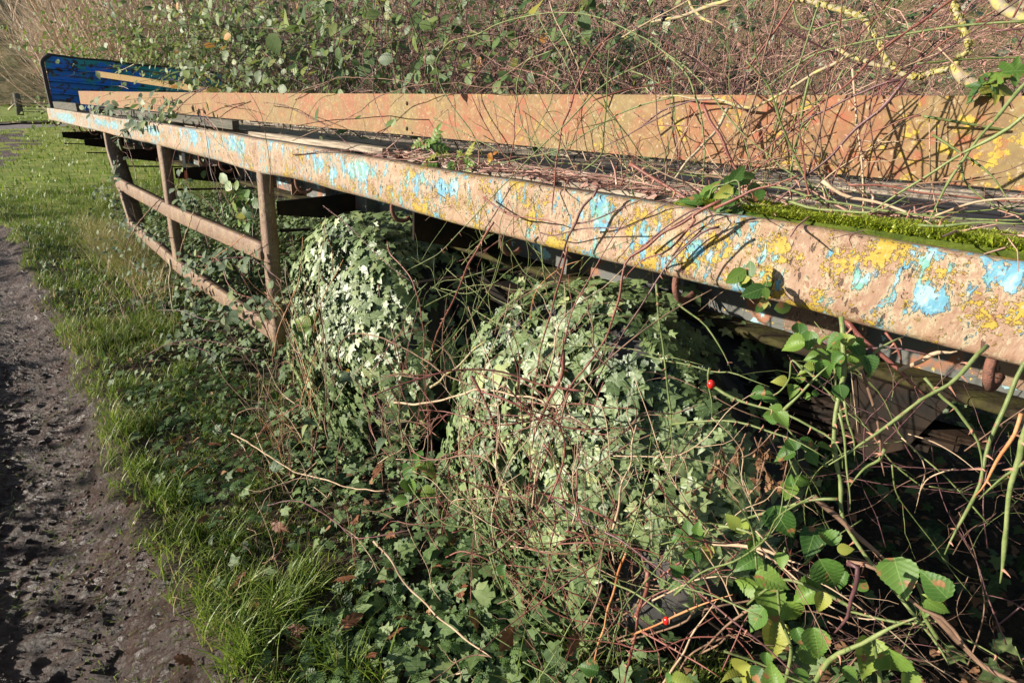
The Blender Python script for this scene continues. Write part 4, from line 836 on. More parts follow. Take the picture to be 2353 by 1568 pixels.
bush(-3.0, 9.5, 3.5, 4.3, 0.0, 1.25, 360, .8, .07, 76, 'bramble_bush', 'low ivy-clad bank of brambles, coloured dark for the shade beneath the trailer', 'ivy', 2, .25, IVY)  # closes off light under the bed, leaf tone lowered as shade
# reddish tangle of dead twigs on the bed, right
rs = RS(80); mb = MB(); n = 12500; a = rs.uniform(-2.2, 3.0, n)-.2; b = 1.62+rs.uniform(0, 1, n)**1.2*2.0; z = 1.42+rs.uniform(0, 1, n)**1.15*(1.5)*(1-.35*sstep(a, 1.2, 3.0))
k = rs.uniform(0, 1, n) < .12+sstep(fbm(np.stack([a*1.3, b*1.3, z*1.3], -1), 3, 6), .40, .58); P0 = G(a, b, z)[k]; n = len(P0)
P = wander(rs, P0, rdir(rs, n)*[1, 1, .8], rs.uniform(.08, .42, n), 8, .33); tubes(mb, P, rs.uniform(.0006, .0017, n)[:, None]*np.linspace(1, .5, 8), 3, lv=rs.uniform(0, 1, n))
ii = rs.randint(0, n, 5200); jj = rs.randint(1, 8, 5200); leaves(mb, IVY2, P[ii, jj], rdir(rs, 5200), rdir(rs, 5200)-.6*UP, rs.uniform(.004, .014, 5200), rs.uniform(0, 1, 5200))
tag(mb.build('dead_twig_tangle', MT['twig'], origin=np.zeros(3)), kind='stuff')
# unseen hedge across the track, added to throw dappled shade on the verge
bush(11.5, 17, -6.2, -5.2, .0, 2.5, 330, 1, .1, 92, 'shade_hedge', 'unseen taller end of the hedge, added to shade the far grass', 'shadeleaf', 1, .4, stem='brown_cane', cat='hedge')
hd = bush(3.5, 12.5, -6.0, -5.0, .0, 1.9, 330, .7, .09, 90, 'shade_hedge', 'unseen low hedge across the muddy track, added to shade the verge', 'ivy', 1, .4, stem='brown_cane', cat='hedge')
# ------------------------------------------------------------ canes traced one by one
REG = {'1': (0, 0, .328, .328), '2': (661.5, 0, .375, .375), '3': (1470, 0, .375, .375), '4': (73.5, 367.5, .328, .328), '5': (0, 808.5, .4844, .4844), '6': (735, 441, .375, .375), '7': (1470, 588, .375, .375), '8': (1323, 1029, .4373, .4373), 'V': (0, 0, 1, 1)}
def trace(reg, pts, b):
    ox, oy, sx, sy = REG[reg]; n = len(pts); bb = np.interp(np.linspace(0, 1, n), np.linspace(0, 1, len(b)), b) if isinstance(b, (tuple, list)) else np.full(n, b); out = []
    for (x, y), bk in zip(pts, bb):
        u, v = ox+x*sx, oy+y*sy; d = ray(u, v); t = bk/(d@AY)
        if d[2] < 0: t = min(t, 1.585/-d[2])
        out.append(EYE+d*t)
    return np.array(out)
CI = [0]
def cane(reg, pts, b, r, mat, label, thorns=1., taper=.55, cat='cane', name='rose_cane', n=None, hip=None, group=None, parent=None, kr=7):
    r *= .72; P = trace(reg, pts, b); CI[0] += 1; rs = RS(500+CI[0]); L = np.linalg.norm(np.diff(P, axis=0), axis=1).sum(); n = n or int(np.clip(L/.018, 10, 120)); Q = catmull(P, n)
    wob = np.stack([vnoise(np.stack([np.arange(n)*.35, 0*np.arange(n)+k*9.1+CI[0], 0.*np.arange(n)], -1), 5)-.5 for k in range(3)], -1); Q = Q+wob*min(.007, r*1.8); Q[:, 2] = np.maximum(Q[:, 2], .004)
    rr = r*np.linspace(1, taper, n)*(1+.07*np.sin(np.arange(n)*.9+CI[0])+.22*(rs.uniform(size=n) > .86)); rr[-3:] *= [.85, .7, .45]; mb = MB(); tubes(mb, Q[None], rr[None], kr, lv=[rs.uniform()])
    o = mb.build(name, MT[mat], parent)
    if thorns > 0:
        tm = MB(); nt_ = int(L/.022*thorns); ii = rs.randint(1, n-1, nt_); t = nrm(np.gradient(Q, axis=0))[ii]; dr = nrm(np.cross(t, rdir(rs, nt_))); ln = (.0055+r*1.2)*rs.uniform(.6, 1.3, nt_)[:, None]
        p0 = Q[ii]+dr*rr[ii][:, None]*.6; p1 = p0+dr*ln*.5+t*ln*.1; p2 = p0+dr*ln*1.15-t*ln*.35*0-UP*ln*.45
        tubes(tm, np.stack([p0, p1, p2], 1), (np.array([[1., .5, .05]])*(r*.6+.0007)), 4); root = o
        th = tm.build('thorns', MT['thorn'], o if parent is None else o if '_o' in o else None)
        if parent is not None: th.parent = parent; th.location = (0, 0, 0)
    if parent is None: tag(o, label, cat, group)
    if hip: 
        p = trace(reg, [hip], b if not isinstance(b, (tuple, list)) else b[0])[0]; sphere(p, .0068, 'rose_hip', 'hip', o, 1.25)
    return o, Q
def sphere(p, r, name, mat, parent, el=1.):
    u = np.linspace(0, np.pi, 9)[:, None]; v = np.arange(12)[None]*2*np.pi/12; V_ = np.stack([r*np.sin(u)*np.cos(v), r*np.sin(u)*np.sin(v), r*el*np.cos(u)+0*v], -1).reshape(-1, 3)+p
    ix = np.arange(9*12).reshape(9, 12); F_ = np.stack([ix[:-1], ix[1:], np.roll(ix, -1, 1)[1:], np.roll(ix, -1, 1)[:-1]], -1).reshape(-1, 4); return MB().add(V_, F_).build(name, MT[mat], parent)
g, bg_, rd, pu, de, br, og, li, rp = 'green_cane', 'bright_cane', 'red_cane', 'purple_cane', 'dead_cane', 'brown_cane', 'orange_cane', 'lichen_branch', 'rootpale'
CS = [
('2', [(1190,950),(1150,860),(1110,790),(1050,710),(980,610),(930,520),(915,440),(905,390),(930,330),(985,265),(1060,235),(1160,210),(1300,145),(1440,105),(1580,85),(1740,80),(1880,105),(2000,150),(2130,210),(2230,270),(2300,320),(2420,395),(2560,540),(2700,720),(2820,850),(2940,950),(3060,1040),(3180,1120),(3300,1190),(3400,1270),(3500,1300)], (1.35,1.2), .0033, g, 'long green thorny cane arching high over the orange beam like a hoop', 1),
('2', [(2300,320),(2100,430),(1900,550),(1700,760),(1560,890),(1440,1010),(1300,1160),(1110,1360),(960,1520),(840,1600),(730,1660)], (1.2,1.0), .0028, g, 'straight green cane sloping down leftwards across both rusty beams', .6),
('2', [(2000,190),(1900,290),(1830,400),(1760,560),(1720,680),(1680,780),(1660,900),(1640,1050),(1630,1180),(1615,1320)], (1.3,1.06), .0036, rd, 'stout reddish cane coming down over the beam and ending on the painted rail', .5),
('2', [(25,865),(150,810),(300,750),(430,690),(540,600),(650,560),(780,525),(900,515),(1050,510),(1200,540),(1400,530)], (1.3,1.4), .003, br, 'brown cane rising from the deck gap and lying along the beam top', .3),
('2', [(0,600),(100,550),(220,510),(330,475),(480,480),(640,490),(800,520)], 1.42, .003, br, 'thin brown cane arching low over the beam above the timber gap', .3),
('2', [(-60,640),(0,660),(100,700),(230,770),(330,850),(400,910),(470,940)], 1.3, .0026, pu, 'dark thin cane slanting across the orange beam towards the rail', .6),
('2', [(30,950),(150,935),(300,920),(450,930),(560,960),(630,985)], 1.09, .0026, pu, 'grey spiny cane tip lying on the top edge of the side rail', 2),
('2', [(1620,310),(1470,370),(1410,480),(1400,560),(1415,680),(1440,790),(1500,870),(1560,930),(1620,990),(1700,1000),(1850,1010),(1950,1070),(2020,1130),(2070,1180)], 1.28, .0027, g, 'green cane hanging down the beam then bending along the deck', .6),
('2', [(890,725),(980,770),(1080,820),(1180,870),(1300,930),(1420,1010),(1500,1070)], 1.3, .0024, g, 'short straight green cane with a cut end in front of the orange beam', .8),
('2', [(2350,600),(2200,630),(2050,690),(1950,740),(1850,800),(1700,900),(1550,950),(1380,985),(1200,1015),(1050,1030),(930,990),(860,960),(750,960),(630,940)], 1.22, .0026, g, 'long green cane running low between the two beams', .8),
('2', [(1065,-40),(1010,100),(960,230)], 2.0, .003, pu, 'dark purple cane tip standing against the bramble bush', 1),
('2', [(500,370),(520,450),(525,580),(560,690),(610,800),(660,900),(710,990)], 1.2, .002, pu, 'slender purple cane hanging over the beam left of the bolt holes', .8),
('2', [(1590,-20),(1640,130),(1700,240),(1760,360),(1790,460),(1800,620)], 1.5, .0025, de, 'pale dry cane hanging straight down behind the tall green hoop', .7),
('2', [(1540,110),(1590,210),(1680,350),(1740,480),(1800,600),(1860,690),(1900,820),(1950,960)], 1.38, .0026, g, 'green cane dropping from the hoop past the middle of the beam', .7),
('2', [(10,740),(30,660),(90,570),(200,530),(320,460)], 1.38, .002, br, 'small curled brown cane over the orange beam near the grey block', .5),
('2', [(2350,690),(2200,760),(2080,830),(1950,890),(1850,960)], 1.2, .0025, pu, 'short purple cane crossing the orange beam obliquely', .6),
('2', [(1200,590),(1300,670),(1400,760),(1500,850),(1650,960)], 1.34, .0018, g, 'thin dark green cane in front of the beam beside two dried hips', .5),
('2', [(1260,620),(1275,700),(1290,800),(1320,900),(1350,960)], 1.36, .0016, rd, 'hair-thin red cane hanging over the middle of the beam', .3),
('3', [(2000,-60),(1860,40),(1740,130),(1600,220),(1480,310),(1380,400),(1280,500),(1150,600),(1050,680),(950,760),(850,840),(740,940),(620,1030)], (1.35,1.2), .0034, rd, 'long straight reddish cane slanting down from the lichen branch', .6),
('3', [(1600,490),(1490,510),(1400,550),(1280,600),(1150,670),(1040,720),(930,800),(800,890),(700,960),(640,1030)], 1.24, .0034, pu, 'dark purple cane curving below the lichen branch to the deck', .7),
('3', [(1640,480),(1550,590),(1460,680),(1360,760),(1270,850),(1180,940),(1080,1030),(980,1110),(880,1200),(780,1270),(720,1320)], 1.18, .0045, pu, 'thick purple cane with pale thorns crossing the near end of the beam', 1.2),
('3', [(1720,710),(1640,720),(1540,760),(1440,800),(1290,850)], 1.17, .0018, rd, 'thin red twig branching off the thick purple cane', .8),
('3', [(2450,400),(2350,520),(2270,620),(2180,740),(2090,840),(2000,960),(1920,1060),(1840,1190),(1760,1360)], (1.3,1.12), .0042, bg_, 'stout bright green cane falling steeply at the near end of the beam', 1),
('3', [(2450,650),(2350,710),(2240,790),(2130,850),(2000,920),(1900,980),(1780,1060),(1650,1140),(1520,1220),(1440,1280),(1360,1320)], 1.16, .004, bg_, 'thorny bright green cane crossing the other one near the beam end', 1.3),
('3', [(1790,820),(1880,880),(1960,940),(2060,1000),(2160,1080),(2230,1180),(2300,1300)], 1.2, .0028, g, 'arching green cane ending on the deck beside the moss', .8),
('3', [(1960,980),(1990,1100),(2060,1180),(2170,1260),(2300,1310),(2400,1320)], 1.19, .0024, g, 'lower green cane sagging onto the boards beyond the moss', 1),
('3', [(1090,1040),(1130,1120),(1150,1220)], 1.2, .0022, g, 'stub of green cane standing upright on the deck boards', .8),
('3', [(380,640),(440,740),(500,820),(540,940),(580,1050),(640,1100),(680,1180),(720,1260)], 1.2, .0055, rd, 'thick purplish red cane standing up out of the deck gap', .5),
('3', [(-60,1010),(0,1040),(80,1090),(180,1140),(260,1200),(340,1250),(400,1270)], 1.16, .0065, rd, 'thick old red stem lying on the deck against the rail', .3),
('3', [(1300,345),(1260,350),(1180,400),(1060,450),(960,510),(860,570),(760,630),(700,670),(600,780),(520,860)], 1.42, .0052, li, 'slanting grey stick crusted with yellow lichen over the beam top', 0),
('3', [(700,670),(620,660),(560,640),(460,610),(330,600),(200,590),(80,620)], 1.42, .0050, li, 'curved pale stick lying along the top edge of the beam', 0),
('3', [(540,660),(470,790),(400,870),(340,940),(260,1020),(180,1120),(90,1220)], (1.38,1.18), .0058, rp, 'pale dry stick leaning steeply from the deck to the beam', 0),
('3', [(2400,125),(2350,130),(2180,140),(1980,160),(1800,180),(1640,205),(1500,230),(1400,250),(1200,290),(1040,350),(900,440),(780,530),(600,600),(350,610)], 1.5, .0036, g, 'long green cane running level behind the lichen branch', .4),
('3', [(1100,20),(1080,60),(1050,170),(1010,290),(980,380),(900,560),(830,760),(780,960),(760,1200)], 1.34, .0026, g, 'green cane hanging straight down across the near beam', .7),
('3', [(930,-20),(960,120),(1010,180),(1080,185),(1180,150),(1350,110),(1490,70),(1640,-10)], 1.6, .0034, g, 'greyish green cane bent like a hook above the dead twigs', .4),
('3', [(1240,430),(1190,520),(1110,600),(1060,720),(1000,800),(960,940),(930,1000),(870,1250)], 1.3, .0027, bg_, 'wavy bright green cane hanging from the dead twigs', .8),
('3', [(900,590),(860,720),(820,850),(800,1000),(770,1200)], 1.3, .0026, g, 'second of the green canes hanging down over the beam', .8),
('3', [(1040,480),(1010,600),(980,760),(950,900),(930,1060),(925,1290)], 1.26, .0036, g, 'thickest of the green canes hanging down over the beam', .8),
('3', [(150,320),(240,400),(300,480),(340,600),(370,700),(385,840),(400,950),(380,1080),(375,1200)], 1.26, .0036, g, 'green cane forking off the hoop and falling to the deck', .6),
('3', [(740,1140),(900,1160),(1080,1220),(1200,1240),(1400,1270),(1600,1300),(1900,1330),(2380,1350)], 1.18, .0036, g, 'green cane lying full length along the boards behind the moss', .7),
('3', [(900,1230),(1040,1270),(1250,1290),(1400,1300),(1500,1270),(1650,1190)], 1.16, .0036, bg_, 'pale green cane lying right behind the moss with a raised tip', .7),
('3', [(1700,1380),(1850,1390),(2050,1370),(2380,1360)], 1.15, .004, g, 'green cane resting on the moss near the corner of the deck', .6),
('3', [(1130,1100),(1250,1190),(1400,1230),(1560,1280),(1700,1330),(1800,1380)], 1.2, .0048, de, 'peeling pink dead stem lying across the deck boards', 0),
('3', [(460,1270),(600,1210),(700,1160),(830,1130),(990,1075)], 1.1, .0045, rd, 'pinkish broken cane pointing up from the rail edge', .6),
('3', [(0,1530),(100,1440),(250,1330),(380,1270),(450,1330),(380,1410),(200,1568)], 1.07, .003, pu, 'dark cane looping over the painted rail', .4),
('3', [(200,1568),(300,1450),(440,1360),(540,1320),(640,1310)], 1.07, .0024, pu, 'curved dark cane climbing over the rail edge by the moss', .4),
('3', [(-40,690),(60,760),(170,770),(300,775),(430,800),(540,850)], 1.34, .002, rd, 'thin reddish twig bowed in front of the middle beam', .6),
('3', [(0,780),(130,680),(250,640),(330,620),(480,600)], 1.4, .004, pu, 'thick dark cane lying against the beam beneath the lichen sticks', .4),
('6', [(1060,190),(1020,245),(950,370),(880,510),(820,650),(760,780),(700,910),(670,1020),(650,1150),(660,1290),(670,1420)], 1.0, .0042, rd, 'tall reddish cane slanting between the two ivy-covered wheels', .7),
('6', [(415,300),(430,370),(490,440),(560,530),(600,640),(620,760),(640,880),(630,1020),(640,1200)], .98, .0034, rd, 'red cane curving down in front of the paler ivy heap', 1),
('6', [(20,85),(90,140),(180,210),(270,300),(350,380),(450,470),(560,550)], .98, .0022, pu, 'thin purple cane slanting across the top of the paler ivy', .8),
('6', [(140,1100),(110,1000),(130,920),(180,875),(280,870),(400,900),(520,960),(640,1030),(760,1110),(880,1170),(980,1210)], .95, .0038, br, 'brown cane bowed over like a crook in front of the paler ivy', .4),
('6', [(460,1290),(600,1300),(800,1260),(980,1205),(1120,1230),(1280,1260),(1420,1300),(1540,1370),(1660,1450)], .88, .0045, de, 'pale bare stick lying across both ivy mounds', 0),
('6', [(1700,-20),(1680,20),(1600,100),(1560,200),(1520,270),(1490,370),(1450,470),(1420,580)], 1.04, .0046, pu, 'purple cane hanging down over the blue paint patch of the rail', .5),
('6', [(1515,340),(1470,540),(1430,680),(1390,830),(1350,980),(1320,1130),(1300,1280),(1280,1520)], .96, .0034, rd, 'red cane falling straight down the front of the larger-leaved ivy', .6),
('6', [(2450,60),(2350,110),(2230,190),(2100,250),(1990,340),(1890,410),(1860,500),(1840,640),(1780,800),(1740,900),(1650,1040),(1560,1160),(1480,1290),(1420,1400)], (1.04,.95), .0046, rd, 'long reddish cane crossing the rail then bending down through the ivy', .6),
('6', [(2450,210),(2350,240),(2230,340),(2130,440),(2050,560),(1950,720),(1850,870),(1760,1020),(1680,1180),(1620,1330)], (1.04,.94), .003, pu, 'thinner purple cane running beside the bent reddish one over the ivy', .6),
('6', [(2300,180),(2130,360),(1990,410),(1880,510),(1870,540)], 1.05, .0032, rd, 'reddish side cane lying across the rail to the bend', .5),
('6', [(1000,30),(1100,100),(1200,150),(1290,160),(1400,170),(1470,200)], 1.07, .004, rd, 'short peeling pink stem lying on the face of the rail', .2),
('6', [(1350,250),(1430,270),(1570,230),(1740,220),(1900,210),(2010,140),(2150,50),(2300,-20)], 1.05, .0022, pu, 'wiry purple twig wriggling across the painted rail', .3),
('6', [(1560,190),(1660,180),(1800,120),(1950,50),(2110,-20)], 1.05, .0026, pu, 'dark twig crossing the blue paint patch upwards', .3),
('6', [(1500,980),(1490,1100),(1450,1200),(1380,1310),(1330,1440),(1290,1560)], .88, .0062, rd, 'thick stump of red cane snapped off above the ivy', .3),
('6', [(920,1120),(980,1230),(1040,1360),(1080,1470),(1110,1600)], .85, .0058, rd, 'stout red cane stump leaning left before the ivy', .5),
('6', [(680,1200),(760,1130),(850,1060),(940,970),(1010,910)], 1.02, .0058, li, 'mossy yellowish stick between the two ivy mounds', 0),
('6', [(1355,330),(1370,480),(1390,620),(1410,700)], 1.06, .0034, g, 'green cane upright under the rail beside the hook', .5),
('6', [(1290,780),(1300,690),(1330,600),(1400,520),(1500,450),(1600,420)], 1.1, .0022, og, 'orange cane arching below the rail', .4),
('6', [(1070,870),(1100,780),(1180,690),(1290,610),(1420,560),(1540,540)], 1.05, .002, br, 'thin brown cane arching from the dark gap towards the rail', .4),
('6', [(940,720),(1060,790),(1180,840),(1300,900),(1480,930),(1700,945),(1900,960),(2100,1000),(2350,1060)], .96, .0022, g, 'thin green cane running level over the larger-leaved ivy', .5),
('6', [(740,590),(900,620),(1060,560),(1160,480),(1240,430)], 1.05, .0020, g, 'fine green cane bowed through the gap between the mounds', .7),
('6', [(640,700),(760,640),(900,580),(1050,570),(1200,600),(1380,590)], 1.07, .0018, g, 'fine green cane level across the dark gap', .7),
('6', [(770,470),(880,560),(980,640),(1060,750),(1100,850)], 1.07, .0018, g, 'fine green twig slanting through the dark gap', .9),
('6', [(620,1040),(740,960),(850,850),(960,720),(1060,560),(1110,400),(1120,300)], 1.04, .0026, g, 'wavy green cane climbing out of the dark gap to the hook', .8),
('7', [(1225,370),(1235,440),(1245,540),(1250,700),(1220,830),(1195,980),(1190,1120),(1200,1270),(1220,1400),(1240,1568),(1300,1720),(1390,1860),(1540,2010),(1660,2170),(1800,2340),(1900,2500)], (.98,.9), .0058, bg_, 'thickest pale green upright cane below the rail at the right', .35),
('7', [(1258,715),(1360,650),(1460,580),(1560,520),(1610,500)], (.97,1.04), .0038, bg_, 'side shoot of the thick pale cane reaching up to the rail', .3),
('7', [(2140,560),(2060,620),(1980,700),(1880,800),(1760,870),(1600,980),(1460,1080),(1320,1170),(1240,1230),(1150,1290)], (1.02,.86), .0044, bg_, 'long green thorny cane slanting up rightwards to the rail', .7),
('7', [(450,800),(560,870),(700,920),(850,960),(980,1010),(1080,1060),(1170,1110),(1230,1190),(1240,1300)], .88, .0034, g, 'thorny green cane ending in a red hip over the ivy', 1),
('7', [(200,1035),(320,1020),(500,1010),(650,1030),(800,1080),(950,1130),(1100,1210),(1150,1240)], .86, .0028, g, 'thin green thorny cane below the one with the red hip', .9),
('7', [(220,280),(300,350),(400,430),(470,520),(520,610),(560,710)], 1.0, .0030, g, 'green cane curving down from the rail over dark ivy', .6),
('7', [(105,170),(115,400),(150,620),(170,780),(190,950),(190,1050),(150,1220),(40,1280)], .98, .0034, g, 'upright green cane in front of the dark side of the ivy', .5),
('7', [(0,600),(150,640),(300,670),(450,710),(560,715),(680,760),(800,800)], 1.0, .0026, g, 'level green cane across the dark tyre', .5),
('7', [(430,690),(420,760),(440,900),(440,1060)], .88, .0022, g, 'short green stalk holding up a red hip', .3),
('7', [(1245,890),(1280,1020),(1310,1150),(1320,1260)], .90, .0026, bg_, 'thin green cane close right of the thick pale one', 1.3),
('7', [(1215,960),(1250,1090),(1260,1220),(1270,1330),(1290,1480),(1290,1568)], .88, .0028, bg_, 'second thin green cane right of the thick pale one', 1),
('7', [(2450,520),(2340,700),(2270,850),(2200,990),(2150,1130),(2110,1280),(2080,1400),(2000,1568),(1930,1700),(1880,1820)], (1.02,.95), .0048, g, 'green cane leaning left in the dark under the rail end', .5),
('7', [(1740,740),(1840,850),(1940,930),(2000,1020),(2060,1110),(2090,1210),(2100,1380)], .96, .0032, g, 'bowed green cane before the dark space under the trailer', 1),
('7', [(2330,970),(2290,1090),(2220,1200),(2140,1360),(2040,1470)], .92, .0036, og, 'orange cane leaning in the dark at the right edge', .8),
('7', [(2400,960),(2350,1110),(2330,1250),(2290,1380),(2260,1568),(2230,1800),(2200,2000)], .9, .0052, bg_, 'thick green upright cane at the right edge of the picture', .4),
('7', [(2400,1240),(2350,1270),(2240,1340),(2150,1420),(2080,1490)], .9, .0028, g, 'thin green cane slanting into the thick upright one', .7),
('7', [(1240,395),(1370,520),(1480,610),(1590,710),(1650,770),(1750,860)], 1.12, .0075, rd, 'very thick red stem under the rail near the moss-topped flange', .5),
('7', [(1500,470),(1580,590),(1600,670)], 1.12, .0034, rd, 'short red cane beside the very thick red stem', 1),
('7', [(1600,700),(1700,650),(1800,610),(1900,590),(1960,575)], 1.1, .0062, de, 'grey dead stick wedged under the rail over the bolt holes', 0),
('7', [(1080,500),(1150,540),(1220,570),(1350,570),(1500,560),(1650,575),(1800,610)], 1.04, .0026, pu, 'dark wiry cane level below the rail', .3),
('7', [(980,670),(1070,750),(1150,830),(1200,890)], .93, .003, g, 'short green shoot joining the thick pale cane from the left', .8),
('7', [(1500,1180),(1460,1240),(1400,1270),(1340,1330),(1290,1410)], .88, .0034, g, 'short crooked green shoot right of the thick pale cane', 1.2),
('7', [(1350,700),(1400,830),(1440,960),(1460,1100),(1470,1200),(1500,1340)], 1.05, .004, br, 'brown dead cane hanging in front of the dark bracket', .5),
('7', [(880,940),(1000,820),(1080,740),(1160,670)], .92, .0036, bg_, 'green cane behind the cluster of bramble leaves', .3),
('7', [(1600,1110),(1700,1200),(1750,1310),(1720,1420),(1680,1568)], 1.1, .0016, de, 'pale fine twig in the dark space below the bracket', 0),
('7', [(1640,1090),(1800,1140),(1950,1230),(2080,1330)], 1.1, .0016, de, 'fine straw twig in the dark, slanting down rightwards', 0),
('7', [(1930,1300),(1840,1330),(1760,1370),(1700,1450)], 1.05, .0018, de, 'pale forked twig end in the dark space', 0),
('8', [(0,520),(120,450),(220,400),(350,370),(500,355),(600,360),(650,380),(690,410)], .84, .0036, g, 'green thorny cane arching level over the lower ivy', .8),
('8', [(400,800),(560,720),(680,680),(780,670),(870,690)], .82, .0022, de, 'pale straw stalk arched in front of the bare tyre', 0),
('8', [(-150,250),(0,365),(120,430),(260,500),(380,590),(500,670),(640,750),(760,850),(860,930),(960,1010),(1100,1150),(1200,1230)], .76, .0034, pu, 'long purple cane slanting down rightwards in front of everything', .6),
('8', [(1380,270),(1250,270),(1120,300),(950,350),(800,410),(700,430),(600,460),(450,500),(380,550)], .84, .0034, g, 'green thorny cane above the big bramble leaves', .8),
('8', [(700,500),(850,510),(1000,530),(1100,580),(1200,610)], .80, .0048, de, 'pinkish pale dead cane behind the big bramble leaves', .5),
('8', [(740,400),(860,430),(960,460),(1020,500)], .80, .0038, bg_, 'short stout green cane end among the big bramble leaves', .8),
('8', [(1240,250),(1310,320),(1380,380),(1480,460),(1600,560),(1650,610)], .9, .0068, br, 'thick brown snapped stem behind the pale green cane', .4),
('8', [(1420,610),(1470,620),(1470,700),(1440,800),(1430,880),(1340,980)], .76, .0046, pu, 'purple cane bent in a sharp hook near the bramble leaves', .6),
('8', [(290,980),(420,930),(560,860),(700,800),(820,770)], .80, .0030, og, 'orange thorny cane carrying a small red hip', .6),
('8', [(440,1260),(540,1100),(620,970),(740,800)], .78, .0030, de, 'straight straw cane leaning right in the lower foreground', 0),
('8', [(260,540),(230,640),(190,780),(150,920),(110,1050),(70,1260)], .80, .0036, og, 'tan dry cane leaning left in the lower foreground', .2),
('8', [(380,640),(370,740),(330,850),(320,950),(290,1080),(250,1260)], .82, .0056, rd, 'thick thorny reddish stump in the lower foreground', .8),
('8', [(1240,1260),(1320,1140),(1420,1050),(1550,990),(1700,930),(1800,900)], .74, .0052, bg_, 'thick bright green cane curving up at the bottom edge', .3),
('8', [(1840,840),(1900,900),(2000,1000),(2100,1110),(2200,1180),(2380,1260)], .85, .0062, br, 'thick brown thorny cane running to the lower right corner', .5),
('8', [(550,590),(480,650),(400,700)], .86, .0034, rd, 'short broken red cane beside the bare tyre', .8),
('8', [(350,960),(480,1040),(620,1110),(760,1200)], .78, .003, rd, 'red cane sloping down before the foot of the tyre', .5),
('8', [(1420,600),(1550,620),(1650,690),(1790,830),(1930,900),(2060,1060),(2200,1200)], .84, .0038, br, 'brown thorny cane sweeping from the leaves to the corner', .8),
('8', [(1440,860),(1600,900),(1750,920),(1900,900),(2000,980),(2150,1050),(2300,1150)], .86, .003, g, 'dark green cane running through the lower right brambles', .6),
('8', [(930,830),(840,900),(760,960),(640,1080)], .80, .0032, br, 'grey brown stalk with dried flower heads', .4),
('5', [(1100,385),(1180,430),(1270,490),(1350,540),(1420,575),(1530,600),(1650,640),(1821,660)], (.7,.8), .0042, de, 'pale dry twig lying over the verge beside the grass', 0),
('5', [(1100,390),(1120,300),(1180,270),(1250,265)], .75, .003, br, 'bent brown twig tip beside the pale dry twig', .5),
('5', [(760,-20),(640,80),(570,180),(530,300),(520,420),(515,580)], (.75,.45), .0024, br, 'thin brown cane arching down to the grass verge', .8),
('5', [(1421,250),(1300,320),(1220,390),(1190,410)], .8, .003, rd, 'red cane arching over the grass into the ivy', .8),
('V', [(860,1240),(900,1290),(930,1340),(1000,1410),(1060,1460),(1130,1510)], (.62,.66), .0042, de, 'pale crooked stick lying on the ivy near the bottom', .3),
('V', [(610,1160),(680,1150),(760,1190),(820,1235),(940,1215)], (.75,.7), .0038, pu, 'dark stick lying among the low weeds', .2),
('4', [(890,280),(820,350),(740,450),(680,550),(655,650),(660,760),(680,860),(720,950),(740,1000)], (1.08,.9), .0062, br, 'brown hoop of cane arching from the guard rail to the grass', .2),
('4', [(960,700),(975,760),(965,850),(975,960),(990,1060),(1000,1140)], 1.03, .0125, rp, 'pale lopped branch hanging below the lower guard rail', 0),
('4', [(580,150),(590,300),(580,480),(560,600)], 1.0, .003, br, 'thin trailing shoot hanging past the far guard post', 0),
('4', [(1480,50),(1530,130),(1560,210)], 1.15, .005, pu, 'short purple cane under the rail left of the near post', .8),
('4', [(1490,520),(1400,600),(1300,670),(1200,780),(1120,900)], 1.0, .003, og, 'orange cane crossing the middle guard rail', .4),
('4', [(1110,660),(1200,680),(1300,700),(1370,850),(1430,930),(1520,960),(1620,970)], 1.05, .005, rd, 'pink stemmed cane between the two guard rails', .8),
('4', [(1130,360),(1090,480),(1050,600),(1020,720),(990,820)], 1.05, .0042, de, 'pale dry cane hanging across the middle guard rail', .6),
('4', [(700,1040),(800,950),(950,890),(1100,900)], .95, .0035, pu, 'dark cane lying on the ivy by the low rail', .5),
('4', [(640,1568),(740,1420),(860,1330),(1000,1275),(1200,1260),(1400,1300),(1600,1340)], (.6,.95), .0036, pu, 'long dark cane arching low over the verge', .8),
('4', [(350,900),(450,940),(560,1020),(600,1000),(700,900)], .9, .003, pu, 'small dark cane lying near the far verge', .5),
('4', [(1550,700),(1650,770),(1770,860)], 1.04, .004, pu, 'dark cane crossing the near guard post', .4),
('1', [(1420,620),(1300,660),(1200,720),(1120,790),(1080,850)], 1.25, .004, pu, 'dark cane arching off the beam onto the far rail', .4),
('1', [(1460,610),(1330,680),(1230,780),(1150,850)], 1.25, .0045, pu, 'second dark cane arching off the beam onto the far rail', .4),
('1', [(1840,715),(2000,740),(2130,810),(2240,860)], 1.4, .0032, br, 'brown cane tip resting across the orange beam', .4),
('1', [(1500,715),(1600,735),(1700,750),(1800,790)], 1.4, .0028, br, 'thin brown cane tip hanging before the beam', .4),
('1', [(1440,835),(1480,880),(1530,925)], 1.15, .0055, rd, 'short pink cut cane rising behind the rail', .6),
('1', [(940,450),(880,480),(800,520),(780,590),(790,630)], 1.9, .006, rp, 'pale bent twig in front of the blue headboard', 0),
('1', [(780,605),(850,605),(900,625)], 1.9, .006, rp, 'pale side twig lying before the blue headboard', 0),
]
for (reg, pts, b, r, mat, lab, th) in CS:
    hip = {'thorny green cane ending in a red hip over the ivy': (435, 785), 'orange thorny cane carrying a small red hip': (475, 905)}.get(lab)
    nm = 'dead_stick' if mat in (de, rp) else 'lichen_stick' if mat == li else 'rose_cane'
    cane(reg, pts, b, r, mat, lab, th, cat='stick' if mat in (de, rp, li) else 'cane', name=nm, hip=hip)
